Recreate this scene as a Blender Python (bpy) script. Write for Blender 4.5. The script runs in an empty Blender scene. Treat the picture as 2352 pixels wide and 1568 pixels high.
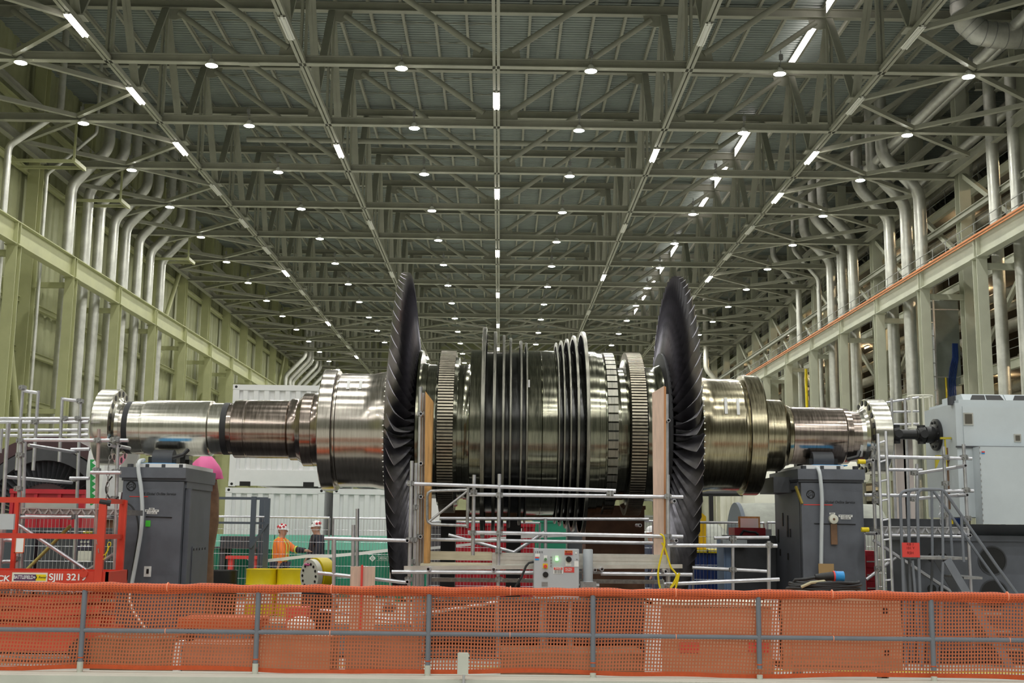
import bpy, math, random
from mathutils import Vector, Matrix
random.seed(7)
C = bpy.context.scene.collection
SC = bpy.context.scene
# ------------------------------------------------------------------ camera
FPX, CXP, CYP = 2700.0, 1176.0, 784.0
CAM = Vector((0.0, 0.0, 1.7))
_d = Vector(((1147 - CXP) / FPX, (CYP - 1208) / FPX, -1.0)).normalized()      # world +Y seen by the camera
_a = Vector((1.0, -0.0115, 0.0))
_x = (_a - _a.dot(_d) * _d).normalized()
_z = _x.cross(_d)
ROT = Matrix((_x, _d, _z))                                                    # camera -> world
cam = bpy.data.cameras.new('camera'); cam.sensor_width = 36.0; cam.lens = FPX / 2352 * 36.0
cam.clip_start = 0.1; cam.clip_end = 1000
camo = bpy.data.objects.new('camera', cam); C.objects.link(camo)
camo.matrix_world = Matrix.Translation(CAM) @ ROT.to_4x4()
SC.camera = camo
# ------------------------------------------------------------------ world, exposure, lamps behind the photographer
SC.view_settings.view_transform = 'Standard'
SC.view_settings.look = 'None'
SC.view_settings.gamma = 1.0
SC.view_settings.exposure = 0.7
SC.view_settings.use_curve_mapping = False
w = bpy.data.worlds.new('world'); SC.world = w; w.use_nodes = True
w.node_tree.nodes['Background'].inputs[0].default_value = (0.8, 0.85, 0.75, 1)
w.node_tree.nodes['Background'].inputs[1].default_value = 0.05
SC.cycles.max_bounces = 6
SC.cycles.diffuse_bounces = 4
SC.cycles.glossy_bounces = 4
SC.cycles.transparent_max_bounces = 8
LAMP_L = 260.0                                  # radiance of a high-bay lamp's lens
LAMP_COL = (1.0, 1.0, 0.91)
B = 9.11                                        # truss spacing
def YR(k): return 56.97 + B * k              # depth of the k-th visible truss
RX = -0.46                                      # the roof's centre line
LX = [RX + q for q in (-24.12, -14.46, -4.82, 4.82, 14.46, 24.12)]
ZB, ZT, ZD = 24.75, 31.8, 32.65                  # bottom chord, top chord, deck
for k in range(-12, 0):                         # the same lamps, overhead and behind the camera
    for i, x in enumerate(LX):
        l = bpy.data.lights.new('high_bay_light', 'AREA'); l.shape = 'DISK'; l.size = 0.62
        l.energy = LAMP_L * math.pi * math.pi * 0.31 ** 2 * (1.0 if k > -8 else 1.3); l.color = (1.0, 1.0, 0.96)
        o = bpy.data.objects.new('high_bay_light', l); o.location = (x, YR(k), ZB - 0.1); C.objects.link(o)

# ------------------------------------------------------------------ pixels of the photograph -> points at a real depth
def ray(px, py):
    return ROT @ Vector(((px - CXP) / FPX, (CYP - py) / FPX, -1.0))
def at(px, py, Y):
    r = ray(px, py); return CAM + r * (Y / r.y)
def atx(px, py, X):
    r = ray(px, py); return CAM + r * (X / r.x)
def V(*a): return Vector(a)

# ------------------------------------------------------------------ materials
MATS = {}
def mat(name, col, rough=0.5, metal=0.0, noise=0.0, scale=4.0, stretch=None, col2=None, bump=0.0, emit=None, estr=0.0, spec=0.5, transl=0.0, aniso=0.0):
    if name in MATS: return MATS[name]
    m = bpy.data.materials.new(name); m.use_nodes = True; N = m.node_tree.nodes; L = m.node_tree.links
    p = N['Principled BSDF']
    p.inputs['Base Color'].default_value = (*col, 1); p.inputs['Roughness'].default_value = rough
    p.inputs['Metallic'].default_value = metal
    p.inputs['Specular IOR Level'].default_value = spec
    if emit:
        p.inputs['Emission Color'].default_value = (*emit, 1); p.inputs['Emission Strength'].default_value = estr
    if noise or bump or col2:
        tc = N.new('ShaderNodeTexCoord'); mp = N.new('ShaderNodeMapping')
        L.new(tc.outputs['Object'], mp.inputs['Vector'])
        if stretch: mp.inputs['Scale'].default_value = stretch
        nz = N.new('ShaderNodeTexNoise'); nz.inputs['Scale'].default_value = scale; nz.inputs['Detail'].default_value = 6; nz.inputs['Roughness'].default_value = 0.62
        L.new(mp.outputs['Vector'], nz.inputs['Vector'])
        if noise or col2:
            r = N.new('ShaderNodeValToRGB')
            c2 = col2 or tuple(max(0, c * (1 - noise)) for c in col); c1 = col if col2 else tuple(min(1, c * (1 + noise)) for c in col)
            r.color_ramp.elements[0].position = 0.35; r.color_ramp.elements[1].position = 0.65
            r.color_ramp.elements[0].color = (*c2, 1); r.color_ramp.elements[1].color = (*c1, 1)
            L.new(nz.outputs['Fac'], r.inputs['Fac']); L.new(r.outputs['Color'], p.inputs['Base Color'])
            mr = N.new('ShaderNodeMapRange'); mr.inputs['To Min'].default_value = max(0.03, rough - 0.08); mr.inputs['To Max'].default_value = min(1, rough + 0.08)
            L.new(nz.outputs['Fac'], mr.inputs['Value']); L.new(mr.outputs['Result'], p.inputs['Roughness'])
        if bump:
            b = N.new('ShaderNodeBump'); b.inputs['Strength'].default_value = bump; b.inputs['Distance'].default_value = 0.01
            L.new(nz.outputs['Fac'], b.inputs['Height']); L.new(b.outputs['Normal'], p.inputs['Normal'])
    if transl:
        out = N['Material Output']; tr = N.new('ShaderNodeBsdfTranslucent'); tr.inputs['Color'].default_value = (*col, 1)
        mx = N.new('ShaderNodeMixShader'); mx.inputs['Fac'].default_value = transl
        L.new(p.outputs[0], mx.inputs[1]); L.new(tr.outputs[0], mx.inputs[2]); L.new(mx.outputs[0], out.inputs['Surface'])
    MATS[name] = m; return m

STEEL = mat('olive_steel_paint', (0.33, 0.33, 0.27), 0.5, noise=0.10, scale=0.6)
STEELW = mat('wall_steel_paint', (0.42, 0.43, 0.235), 0.5, noise=0.08, scale=0.5)
STEELR = mat('right_steel_paint', (0.50, 0.51, 0.41), 0.5, noise=0.08, scale=0.5)
DECK = mat('roof_deck', (0.25, 0.285, 0.265), 0.45, noise=0.12, scale=0.35)
PANEL = mat('wall_panel', (0.34, 0.35, 0.20), 0.55, noise=0.12, scale=0.4)
PANELB = mat('back_panel', (0.20, 0.21, 0.19), 0.6, noise=0.1, scale=0.3)
DARKW = mat('brown_wall_panel', (0.20, 0.18, 0.14), 0.7, noise=0.2, scale=0.3)
CONC = mat('concrete_floor', (0.54, 0.54, 0.50), 0.45, noise=0.12, scale=0.7)
KERB = mat('kerb_paint', (0.56, 0.57, 0.50), 0.6, noise=0.06, scale=2.0)
LAG = mat('silver_lagging', (0.60, 0.60, 0.56), 0.47, 0.72, noise=0.12, scale=1.5)
LAGW = mat('pale_lagging', (0.66, 0.65, 0.58), 0.42, 0.5, noise=0.08, scale=1.5)
LENS = mat('lamp_lens', (1, 1, 1), 0.5, emit=LAMP_COL, estr=LAMP_L)
TUBEL = mat('fluorescent_tube_lit', (1, 1, 1), 0.5, emit=(1.0, 0.93, 0.88), estr=14.0)
TUBED = mat('fluorescent_tube_dark', (0.72, 0.72, 0.66), 0.4)
WHITEP = mat('white_enamel', (0.75, 0.75, 0.70), 0.4)
GALV = mat('galvanised_tube', (0.62, 0.62, 0.66), 0.33, 0.75, noise=0.10, scale=9)
GALVD = mat('coupler_steel', (0.36, 0.36, 0.36), 0.45, 0.8, noise=0.2, scale=20)
ALU = mat('aluminium', (0.72, 0.71, 0.66), 0.35, 0.8, noise=0.08, scale=6)
WOOD = mat('yellow_timber', (0.50, 0.27, 0.09), 0.65, noise=0.25, scale=5, stretch=(6, 6, 0.6))
PLY = mat('pink_plywood', (0.62, 0.45, 0.36), 0.65, noise=0.12, scale=5, stretch=(6, 6, 0.6))
PINE = mat('pale_timber', (0.62, 0.56, 0.42), 0.65, noise=0.12, scale=4, stretch=(0.6, 6, 6))
BROWN = mat('brown_timber', (0.20, 0.11, 0.06), 0.7, noise=0.3, scale=3)
GREYP = mat('pedestal_grey', (0.125, 0.135, 0.16), 0.5, noise=0.12, scale=2.5)
GREYD = mat('dark_grey_paint', (0.055, 0.058, 0.066), 0.5, noise=0.2, scale=3)
RAILP = mat('railing_grey', (0.17, 0.185, 0.215), 0.5, noise=0.06, scale=5)
NET = mat('orange_net', (0.55, 0.165, 0.075), 0.55, transl=0.25)
NETD = mat('orange_band', (0.58, 0.09, 0.02), 0.55, noise=0.08, scale=20)
RED = mat('lift_red', (0.62, 0.055, 0.03), 0.4, noise=0.08, scale=3)
REDD = mat('skip_red', (0.50, 0.02, 0.035), 0.45, noise=0.15, scale=3)
WHITE = mat('white_paint', (0.86, 0.86, 0.86), 0.5, noise=0.03, scale=2)
CREAM = mat('cream_paint', (0.78, 0.77, 0.66), 0.5, noise=0.05, scale=1)
BLACK = mat('black_paint', (0.012, 0.012, 0.013), 0.4)
RUBBER = mat('black_rubber', (0.02, 0.02, 0.022), 0.55)
YELLOW = mat('yellow_paint', (0.80, 0.62, 0.01), 0.4, noise=0.05, scale=3)
GREEN = mat('green_paint', (0.012, 0.20, 0.115), 0.45, noise=0.1, scale=2)
GREENL = mat('pale_green_paint', (0.09, 0.36, 0.25), 0.45, noise=0.1, scale=2)
BLUE = mat('blue_paint', (0.015, 0.045, 0.20), 0.45, noise=0.1, scale=2)
BLUEL = mat('light_blue_paint', (0.22, 0.33, 0.52), 0.5)
BRIGHTBLUE = mat('bright_blue_plastic', (0.03, 0.30, 0.70), 0.4)
PINK = mat('pink_tarp', (0.85, 0.16, 0.40), 0.5, transl=0.2)
TARP = mat('white_tarp', (0.84, 0.85, 0.85), 0.5, transl=0.2)
CASING = mat('casing_grey', (0.55, 0.60, 0.63), 0.45, noise=0.05, scale=1.5)
CASINGO = mat('old_casing', (0.30, 0.31, 0.27), 0.6, noise=0.2, scale=2)
MAROON = mat('maroon_casing', (0.055, 0.025, 0.03), 0.5, noise=0.2, scale=2)
PAPER = mat('white_label', (0.85, 0.85, 0.83), 0.6)
ORANGE = mat('hi_vis_orange', (0.95, 0.22, 0.03), 0.6, emit=None)
LIME = mat('reflective_lime', (0.72, 0.85, 0.12), 0.5)
NAVY = mat('navy_cloth', (0.02, 0.022, 0.035), 0.8)
DENIM = mat('denim', (0.05, 0.06, 0.10), 0.8)
SKIN = mat('skin', (0.55, 0.31, 0.22), 0.5)
HATW = mat('hard_hat_white', (0.85, 0.85, 0.85), 0.3)
HATR = mat('hard_hat_red', (0.62, 0.02, 0.04), 0.3)
PANELGREY = mat('control_box_grey', (0.50, 0.52, 0.55), 0.5, noise=0.03, scale=4)
SIGNRED = mat('sign_red', (0.72, 0.06, 0.05), 0.5)
DAY = mat('daylit_pane', (1, 1, 1), 0.5, emit=(1.0, 0.92, 0.88), estr=2.6)
WARM = mat('warm_lamp_tube', (1, 1, 1), 0.5, emit=(1.0, 0.74, 0.45), estr=190.0)
ORCABLE = mat('orange_conductor', (0.62, 0.20, 0.05), 0.5)
# rotor metals: turned steel with fine marks around the axis
def turned(name, col, rough, col2, bump=0.12): return mat(name, col, rough, 1.0, scale=3.0, stretch=(14, 1.2, 1.2), col2=col2, bump=bump)
BRIGHT = turned('bright_turned_steel', (0.68, 0.66, 0.58), 0.19, (0.56, 0.54, 0.46), 0.012)
TURN = turned('turned_steel', (0.54, 0.50, 0.44), 0.17, (0.42, 0.38, 0.33), 0.015)
TURND = turned('dull_turned_steel', (0.46, 0.42, 0.29), 0.19, (0.26, 0.225, 0.15), 0.02)  # yellow-green of the lamp reflections is tinted into this colour
TINT = turned('heat_tinted_steel', (0.40, 0.34, 0.29), 0.17, (0.27, 0.22, 0.19), 0.015)
DRUM = turned('drum_steel', (0.24, 0.235, 0.175), 0.14, (0.13, 0.13, 0.10), 0.012)  # same yellow-green reflection tint put into the base colour
DISC = turned('disc_steel', (0.085, 0.085, 0.08), 0.2, (0.045, 0.045, 0.045), 0.02)
TOOTH = mat('tooth_steel', (0.40, 0.36, 0.28), 0.36, 1.0, noise=0.15, scale=12)
FIN = mat('fin_steel', (0.035, 0.035, 0.038), 0.55, 0.0, noise=0.2, scale=6, spec=0.25)
RIM = turned('rim_steel', (0.30, 0.29, 0.24), 0.30, (0.18, 0.175, 0.15), 0.02)
BLADE = mat('blade_steel', (0.25, 0.24, 0.27), 0.36, 0.9, noise=0.18, scale=5)

# ------------------------------------------------------------------ mesh builder
def basis(d, up=None):
    d = d.normalized()
    if up is None: up = V(0, 0, 1) if abs(d.z) < 0.95 else V(0, 1, 0)
    s = d.cross(up)
    if s.length < 1e-6: s = d.cross(V(1, 0, 0))
    s.normalize(); return s, s.cross(d).normalized()
class MB:
    def __init__(s): s.v = []; s.f = []
    def add(s, vs, fs):
        o = len(s.v); s.v += [tuple(v) for v in vs]; s.f += [tuple(i + o for i in f) for f in fs]; return s
    def box(s, x0, x1, y0, y1, z0, z1):
        return s.add([(x, y, z) for x in (x0, x1) for y in (y0, y1) for z in (z0, z1)],
                     [(0, 1, 3, 2), (4, 6, 7, 5), (0, 4, 5, 1), (2, 3, 7, 6), (0, 2, 6, 4), (1, 5, 7, 3)])
    def bar(s, p0, p1, w, h, up=None):
        p0, p1 = Vector(p0), Vector(p1); a, b = basis(p1 - p0, up); vs = []
        for p in (p0, p1):
            for i, j in ((-1, -1), (1, -1), (1, 1), (-1, 1)): vs.append(p + a * (i * w / 2) + b * (j * h / 2))
        return s.add(vs, [(0, 1, 5, 4), (1, 2, 6, 5), (2, 3, 7, 6), (3, 0, 4, 7), (3, 2, 1, 0), (4, 5, 6, 7)])
    def ibeam(s, p0, p1, w, h, tf=0.04, tw=0.03, up=None):
        p0, p1 = Vector(p0), Vector(p1); a, b = basis(p1 - p0, up)
        s.bar(p0 + b * (h / 2 - tf / 2), p1 + b * (h / 2 - tf / 2), w, tf, up); s.bar(p0 - b * (h / 2 - tf / 2), p1 - b * (h / 2 - tf / 2), w, tf, up)
        return s.bar(p0, p1, tw, h - 2 * tf, up)
    def tube(s, p0, p1, r, n=10, r1=None, caps=True):
        p0, p1 = Vector(p0), Vector(p1); a, b = basis(p1 - p0); r1 = r if r1 is None else r1; vs = []
        for p, q in ((p0, r), (p1, r1)):
            for i in range(n):
                t = 2 * math.pi * i / n; vs.append(p + a * (q * math.cos(t)) + b * (q * math.sin(t)))
        fs = [(i, (i + 1) % n, n + (i + 1) % n, n + i) for i in range(n)]
        if caps: fs += [tuple(range(n - 1, -1, -1)), tuple(range(n, 2 * n))]
        return s.add(vs, fs)
    def path(s, pts, r, n=10, caps=True):
        pts = [Vector(p) for p in pts]; vs = []; a = None
        for i, p in enumerate(pts):
            d = (pts[min(i + 1, len(pts) - 1)] - pts[max(i - 1, 0)]).normalized()
            if a is None: a, b = basis(d)
            else:
                a = (a - a.dot(d) * d).normalized(); b = a.cross(d).normalized()
            q = r[i] if isinstance(r, (list, tuple)) else r
            for j in range(n):
                t = 2 * math.pi * j / n; vs.append(p + a * (q * math.cos(t)) + b * (q * math.sin(t)))
        fs = []
        for i in range(len(pts) - 1):
            for j in range(n): fs.append((i * n + j, i * n + (j + 1) % n, (i + 1) * n + (j + 1) % n, (i + 1) * n + j))
        if caps: fs += [tuple(range(n - 1, -1, -1)), tuple(range((len(pts) - 1) * n, len(pts) * n))]
        return s.add(vs, fs)
    def lathe(s, c, prof, axis='X', n=48, a0=0.0, a1=None, caps=True):
        """prof: (position along axis, radius), around the axis through c"""
        c = Vector(c); full = a1 is None; a1 = a0 + 2 * math.pi if full else a1; m = n if full else n + 1; vs = []
        for p, r in prof:
            for i in range(m):
                t = a0 + (a1 - a0) * i / n; u, q = r * math.cos(t), r * math.sin(t)
                vs.append(c + {'X': V(p, u, q), 'Y': V(u, p, q), 'Z': V(u, q, p)}[axis])
        fs = []
        for i in range(len(prof) - 1):
            for j in range(n):
                k = (j + 1) % m; fs.append((i * m + j, i * m + k, (i + 1) * m + k, (i + 1) * m + j))
        if caps and full:
            if prof[0][1] > 1e-4: fs.append(tuple(range(m - 1, -1, -1)))
            if prof[-1][1] > 1e-4: fs.append(tuple(range((len(prof) - 1) * m, len(prof) * m)))
        return s.add(vs, fs)
    def ball(s, c, r, sz=(1, 1, 1), n=14, h=9):
        return s.lathe(c, [(-r * sz[2] * math.cos(math.pi * i / h), max(1e-4, r * sz[0] * math.sin(math.pi * i / h))) for i in range(h + 1)], 'Z', n, caps=False)
    def quad(s, a, b, c, d): return s.add([a, b, c, d], [(0, 1, 2, 3)])
    def plate(s, pts, depth):
        """flat polygon given as points, thickened along depth (a vector)"""
        n = len(pts); d = Vector(depth); vs = [Vector(p) for p in pts] + [Vector(p) + d for p in pts]
        return s.add(vs, [tuple(range(n - 1, -1, -1)), tuple(range(n, 2 * n))] + [(i, (i + 1) % n, n + (i + 1) % n, n + i) for i in range(n)])
ROOTLOC = {}
def props(o, label=None, cat=None, group=None, kind=None):
    if label: o['label'] = label
    if cat: o['category'] = cat
    if group: o['group'] = group
    if kind: o['kind'] = kind
    return o
def thing(name, label, cat, loc, group=None):
    o = bpy.data.objects.new(name, None); C.objects.link(o); o.location = loc; o.empty_display_size = 0.2
    ROOTLOC[o.name] = Vector(loc); return props(o, label, cat, group)
def build(mb, name, m, parent=None, sharp=35, label=None, kind=None, smooth=True, fixn=False):
    L = ROOTLOC[parent.name] if parent else V(0, 0, 0)
    me = bpy.data.meshes.new(name); me.from_pydata([(x - L.x, y - L.y, z - L.z) for x, y, z in mb.v], [], mb.f); me.update()
    if fixn:
        import bmesh
        bm = bmesh.new(); bm.from_mesh(me); bmesh.ops.recalc_face_normals(bm, faces=bm.faces); bm.to_mesh(me); bm.free()
    if smooth:
        me.polygons.foreach_set('use_smooth', [True] * len(me.polygons)); me.set_sharp_from_angle(angle=math.radians(sharp))
    me.materials.append(m)
    o = bpy.data.objects.new(name, me); C.objects.link(o)
    if parent: o.parent = parent
    ROOTLOC[o.name] = L
    return props(o, label, None, None, kind)
def solo(mb, name, m, label, cat, group=None, sharp=35, kind=None, fixn=False):
    xs, ys, zs = zip(*mb.v); L = V((min(xs) + max(xs)) / 2, (min(ys) + max(ys)) / 2, min(zs))
    me = bpy.data.meshes.new(name); me.from_pydata([(x - L.x, y - L.y, z - L.z) for x, y, z in mb.v], [], mb.f); me.update()
    if fixn:
        import bmesh
        bm = bmesh.new(); bm.from_mesh(me); bmesh.ops.recalc_face_normals(bm, faces=bm.faces); bm.to_mesh(me); bm.free()
    me.polygons.foreach_set('use_smooth', [True] * len(me.polygons)); me.set_sharp_from_angle(angle=math.radians(sharp))
    me.materials.append(m); o = bpy.data.objects.new(name, me); C.objects.link(o); o.location = L; ROOTLOC[o.name] = L
    return props(o, label, cat, group, kind)
def struct(mb, name, m): return props(build(mb, name, m), kind='structure')
def text(s, m, p, size, parent, name='lettering', shear=0.0, align='CENTER', width=None, bold=0.0, spacing=1.0):
    cu = bpy.data.curves.new(name, 'FONT'); cu.body = s; cu.size = size; cu.extrude = 0.001; cu.align_x = align; cu.align_y = 'CENTER'; cu.shear = shear; cu.offset = bold * size; cu.space_character = spacing
    tmp = bpy.data.objects.new('tmp', cu); C.objects.link(tmp); dg = bpy.context.evaluated_depsgraph_get(); dg.update()
    me = bpy.data.meshes.new_from_object(tmp.evaluated_get(dg)); bpy.data.objects.remove(tmp); bpy.data.curves.remove(cu); me.name = name
    if width:
        xs = [v.co.x for v in me.vertices]; me.transform(Matrix.Scale(width / max(1e-6, max(xs) - min(xs)), 4, (1, 0, 0)))
    me.transform(Matrix.Rotation(math.pi / 2, 4, 'X')); me.materials.clear(); me.materials.append(m)
    o = bpy.data.objects.new(name, me); C.objects.link(o)
    o.parent = parent; o.location = Vector(p) - ROOTLOC[parent.name]; ROOTLOC[o.name] = Vector(p); return o
def label_plate(p0, p1, m, parent, name='label_plate', t=0.004, label=None):
    """thin rectangle facing the camera from corner p0 to corner p1"""
    return build(MB().box(min(p0[0], p1[0]), max(p0[0], p1[0]), p0[1] - t, p0[1], min(p0[2], p1[2]), max(p0[2], p1[2])), name, m, parent, label=label)
def dup(root, loc, label, group=None):
    r = root.copy(); C.objects.link(r); r.location = loc; r['label'] = label
    if group: r['group'] = group
    for ch in root.children:
        c = ch.copy(); C.objects.link(c); c.parent = r
        for g in ch.children:
            d = g.copy(); C.objects.link(d); d.parent = c
    return r
ORD = 'first second third fourth fifth sixth seventh eighth ninth tenth eleventh twelfth thirteenth fourteenth fifteenth sixteenth seventeenth eighteenth nineteenth twentieth'.split()

# the rolled and folded net: strands with the dark of the holes between them
NETR = mat('rolled_net', (0.58, 0.09, 0.02), 0.55)
def _netroll():
    m = NETR; N = m.node_tree.nodes; L = m.node_tree.links; p = N['Principled BSDF']
    tc = N.new('ShaderNodeTexCoord'); sp = N.new('ShaderNodeSeparateXYZ'); L.new(tc.outputs['Object'], sp.inputs[0])
    def wave(sock, period):
        a = N.new('ShaderNodeMath'); a.operation = 'MULTIPLY'; a.inputs[1].default_value = 2 * math.pi / period; L.new(sock, a.inputs[0])
        b = N.new('ShaderNodeMath'); b.operation = 'SINE'; L.new(a.outputs[0], b.inputs[0])
        c = N.new('ShaderNodeMath'); c.operation = 'GREATER_THAN'; c.inputs[1].default_value = 0.1; L.new(b.outputs[0], c.inputs[0]); return c.outputs[0]
    ml = N.new('ShaderNodeMath'); ml.operation = 'MULTIPLY'; L.new(wave(sp.outputs['X'], .0315), ml.inputs[0]); L.new(wave(sp.outputs['Z'], .022), ml.inputs[1])
    mx = N.new('ShaderNodeMixRGB'); mx.inputs[1].default_value = (0.60, 0.10, 0.022, 1); mx.inputs[2].default_value = (0.27, 0.045, 0.018, 1)
    L.new(ml.outputs[0], mx.inputs[0]); L.new(mx.outputs[0], p.inputs['Base Color'])
_netroll()
# ================================================================== THE HALL
NK = 16; YEND = YR(15) + 6
mb = MB(); mb.box(-32.0, 52, -50, YEND, -0.3, 0.0); struct(mb, 'floor', CONC)
# corrugated roof deck, ribs across the hall
mb = MB(); prof = []; y = -50.0
while y < YEND:
    for dy, dz in ((0, 0), (0.14, 0), (0.18, 0.09), (0.32, 0.09), (0.36, 0)): prof.append((y + dy, ZD + dz))
    y += 0.36
vs = [(x, a, b) for a, b in prof for x in (-32.0, 52.0)]
mb.add(vs, [(2 * i, 2 * i + 1, 2 * i + 3, 2 * i + 2) for i in range(len(prof) - 1)])
build(mb, 'ceiling', DECK, kind='structure', smooth=False)
# corrugated side wall, profiled along Y
mb = MB(); prof = []; y = -50.0
while y < YEND:
    for dy, dx in ((0, 0), (0.5, 0), (0.62, -0.1), (1.0, -0.1), (1.12, 0)): prof.append((y + dy, -31.6 + dx))
    y += 1.2
vs = [(b, a, z) for a, b in prof for z in (0.0, ZD)]
mb.add(vs, [(2 * i, 2 * i + 1, 2 * i + 3, 2 * i + 2) for i in range(len(prof) - 1)])
build(mb, 'wall_left', PANEL, kind='structure', smooth=False)
struct(MB().box(51.0, 51.3, -50, YEND, 0, ZD), 'wall_right', DARKW)
struct(MB().box(-32.0, 52, YEND, YEND + 0.3, 0, ZD), 'wall_far', PANEL)
struct(MB().box(-32.0, 52, -50.3, -50, 0, ZD), 'wall_back', PANELB)
# purlins under the deck
PX = [RX + i * 9.72 / 5 for i in range(-16, 25)]
for i, x in enumerate(PX):
    if x > 46 or x < -31: continue
    side = 'centre line of the roof' if abs(x - RX) < .1 else ('%s purlin %s of the roof centre line' % (ORD[min(19, round(abs(x - RX) / 1.944) - 1)] if abs(x) < 39 else 'outer', 'left' if x < 0 else 'right'))
    if i == 0 or True:
        mb = MB().ibeam((x, -48, ZD - 0.16), (x, YEND, ZD - 0.16), 0.16, 0.3, 0.02, 0.02)
        solo(mb, 'roof_purlin', STEEL, ('pale olive steel purlin along the ' + side) if 'centre' in side and 'purlin' not in side else 'pale olive steel roof member, ' + side, 'purlin', 'roof purlins under the deck', sharp=20)
# thin bridging between purlins on the left half
for b in range(0, 15):
    for row, yy in enumerate((YR(b) + 3.0, YR(b) + 6.0)):
        mb = MB()
        for i in range(10):
            xa, xb = RX - 19.44 + i * 1.944, RX - 19.44 + (i + 1) * 1.944
            mb.bar((xa, yy, ZD - 0.04), (xb, yy, ZD - 0.28), 0.035, 0.035); mb.bar((xa, yy, ZD - 0.28), (xb, yy, ZD - 0.04), 0.035, 0.035)
        solo(mb, 'purlin_bridging', STEEL, 'thin crossed bridging between the left purlins, %s row of the %s roof bay' % (('near', 'far')[row], ORD[b]), 'bracing', 'purlin bridging')

# ---- roof trusses (one built, the rest copies)
PN = 1.08 * B
def member(mb, p0, p1, w):            # square hollow member with a slotted face
    return mb.bar(p0, p1, w, w, V(0, 1, 0))
t0 = thing('roof_truss', 'roof truss nearest the camera, its lamps the highest row in view', 'truss', (0, YR(0), ZB), 'roof trusses across the hall')
y0 = YR(0)
build(MB().ibeam((-30.35, y0, ZB + 0.22), (29.95, y0, ZB + 0.22), 0.40, 0.44, 0.045, 0.03), 'bottom_chord', STEEL, t0, 20)
build(MB().ibeam((-30.35, y0, ZT + 0.27), (34, y0, ZT + 0.27), 0.42, 0.54, 0.045, 0.03), 'top_chord', STEEL, t0, 20)
for sx in (-1, 1):
    for i in range(3):
        mb = MB()
        mb.tube((RX + sx * (i * PN + 0.75), y0, ZB + 0.85), (RX + sx * ((i + 1) * PN - 0.75), y0, ZT - 0.25), 0.17, 12)
        build(mb, 'diagonal', STEEL, t0)
    for i in (1, 2):
        mb = MB(); x = RX + sx * i * PN
        for dx in (-0.12, 0.12): mb.bar((x + dx, y0, ZB + 0.4), (x + dx, y0, ZT), 0.13, 0.26, V(0, 1, 0))
        build(mb, 'post', STEEL, t0, 20)
    for i in (0, 1, 2):
        x = RX + sx * i * PN
        build(MB().plate([(x, y0 - .02, ZB + .44), (x + sx * 1.25, y0 - .02, ZB + .44), (x + sx * 1.15, y0 - .02, ZB + 1.05), (x + sx * .7, y0 - .02, ZB + 1.1), (x, y0 - .02, ZB + .7)], (0, .04, 0)), 'gusset_plate', STEEL, t0, 20)
        xx = RX + sx * (i + 1) * PN
        build(MB().plate([(xx, y0 - .02, ZT), (xx - sx * 1.2, y0 - .02, ZT), (xx - sx * 1.1, y0 - .02, ZT - .55), (xx - sx * .5, y0 - .02, ZT - .7), (xx, y0 - .02, ZT - .6)], (0, .04, 0)), 'gusset_plate', STEEL, t0, 20)
# splice plates and conduit along the chord
for x in (-13.0, 13.0): build(MB().box(x - .5, x + .5, y0 - .22, y0 + .22, ZB - .02, ZB), 'splice_plate', STEEL, t0, 20)
build(MB().tube((-20, y0 - .19, ZB + .40), (20, y0 - .19, ZB + .40), .025, 6), 'conduit', STEEL, t0)
for k in range(-8, -1): dup(t0, (0, YR(k), ZB), 'roof truss overhead, nearer than the view shows')
for k in range(1, NK):
    dup(t0, (0, YR(k), ZB), '%s roof truss from the camera, carrying the %s row of round lamps' % (ORD[k], ORD[k]))
dup(t0, (0, YR(-1), ZB), 'roof truss overhead, just above the top edge of the view')

# ---- lengthwise trusses at the panel lines
for li, i in enumerate((-2, -1, 0, 1, 2)):
    x = RX + i * PN
    nm = ['far left', 'inner left', 'centre', 'inner right', 'far right'][li]
    t = thing('lengthwise_truss', 'long steel girder running down the hall, the %s of five, carrying strip lights' % nm, 'girder', (x, YR(-1), ZB), 'lengthwise roof girders')
    mb = MB()
    for dx in (-0.11, 0.11): mb.bar((x + dx, YR(-8), ZB + .12), (x + dx, YR(15), ZB + .12), 0.15, 0.24)
    build(mb, 'bottom_beam', STEEL, t, 20)
    if i:
        for k in range(-1, 15):
            for ya, yb in ((YR(k) + 4.5, YR(k) + .2), (YR(k) + 4.5, YR(k + 1) - .2)):
                mb = MB()
                for dx in (-.1, .1): mb.bar((x + dx, ya, ZB + .25), (x + dx, yb, ZT - .1), .13, .22, V(1, 0, 0))
                build(mb, 'brace', STEEL, t, 20)
# ---- diamond bracing in the outer panels, at bottom chord level; cross bracing in two far bays
for sx, nm in ((-1, 'left'), (1, 'right')):
    for k in range(-1, 15):
        xa, xm, xb = RX + sx * 2 * PN, RX + sx * 2.48 * PN, RX + sx * 3.0 * PN
        ym = YR(k) + 4.5
        lab = '%s of the diamond braces along the %s side, between lamp rows' % (ORD[k] if k >= 0 else 'overhead one', nm)
        t = thing('diamond_brace', lab, 'brace', (xm, ym, ZB), 'diamond bracing beside the walls')
        for p, q in (((xa, ym), (xm, YR(k) + .25)), ((xa, ym), (xm, YR(k + 1) - .25)), ((xb, ym), (xm, YR(k) + .25)), ((xb, ym), (xm, YR(k + 1) - .25))):
            build(MB().bar((p[0], p[1], ZB + .25), (q[0], q[1], ZB + .25), .24, .24), 'brace_bar', STEEL, t, 20)
        build(MB().box(xa - .25 - .2, xa + .25 + .2, ym - .4, ym + .4, ZB + .25, ZB + .31), 'node_plate', STEEL, t)
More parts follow.
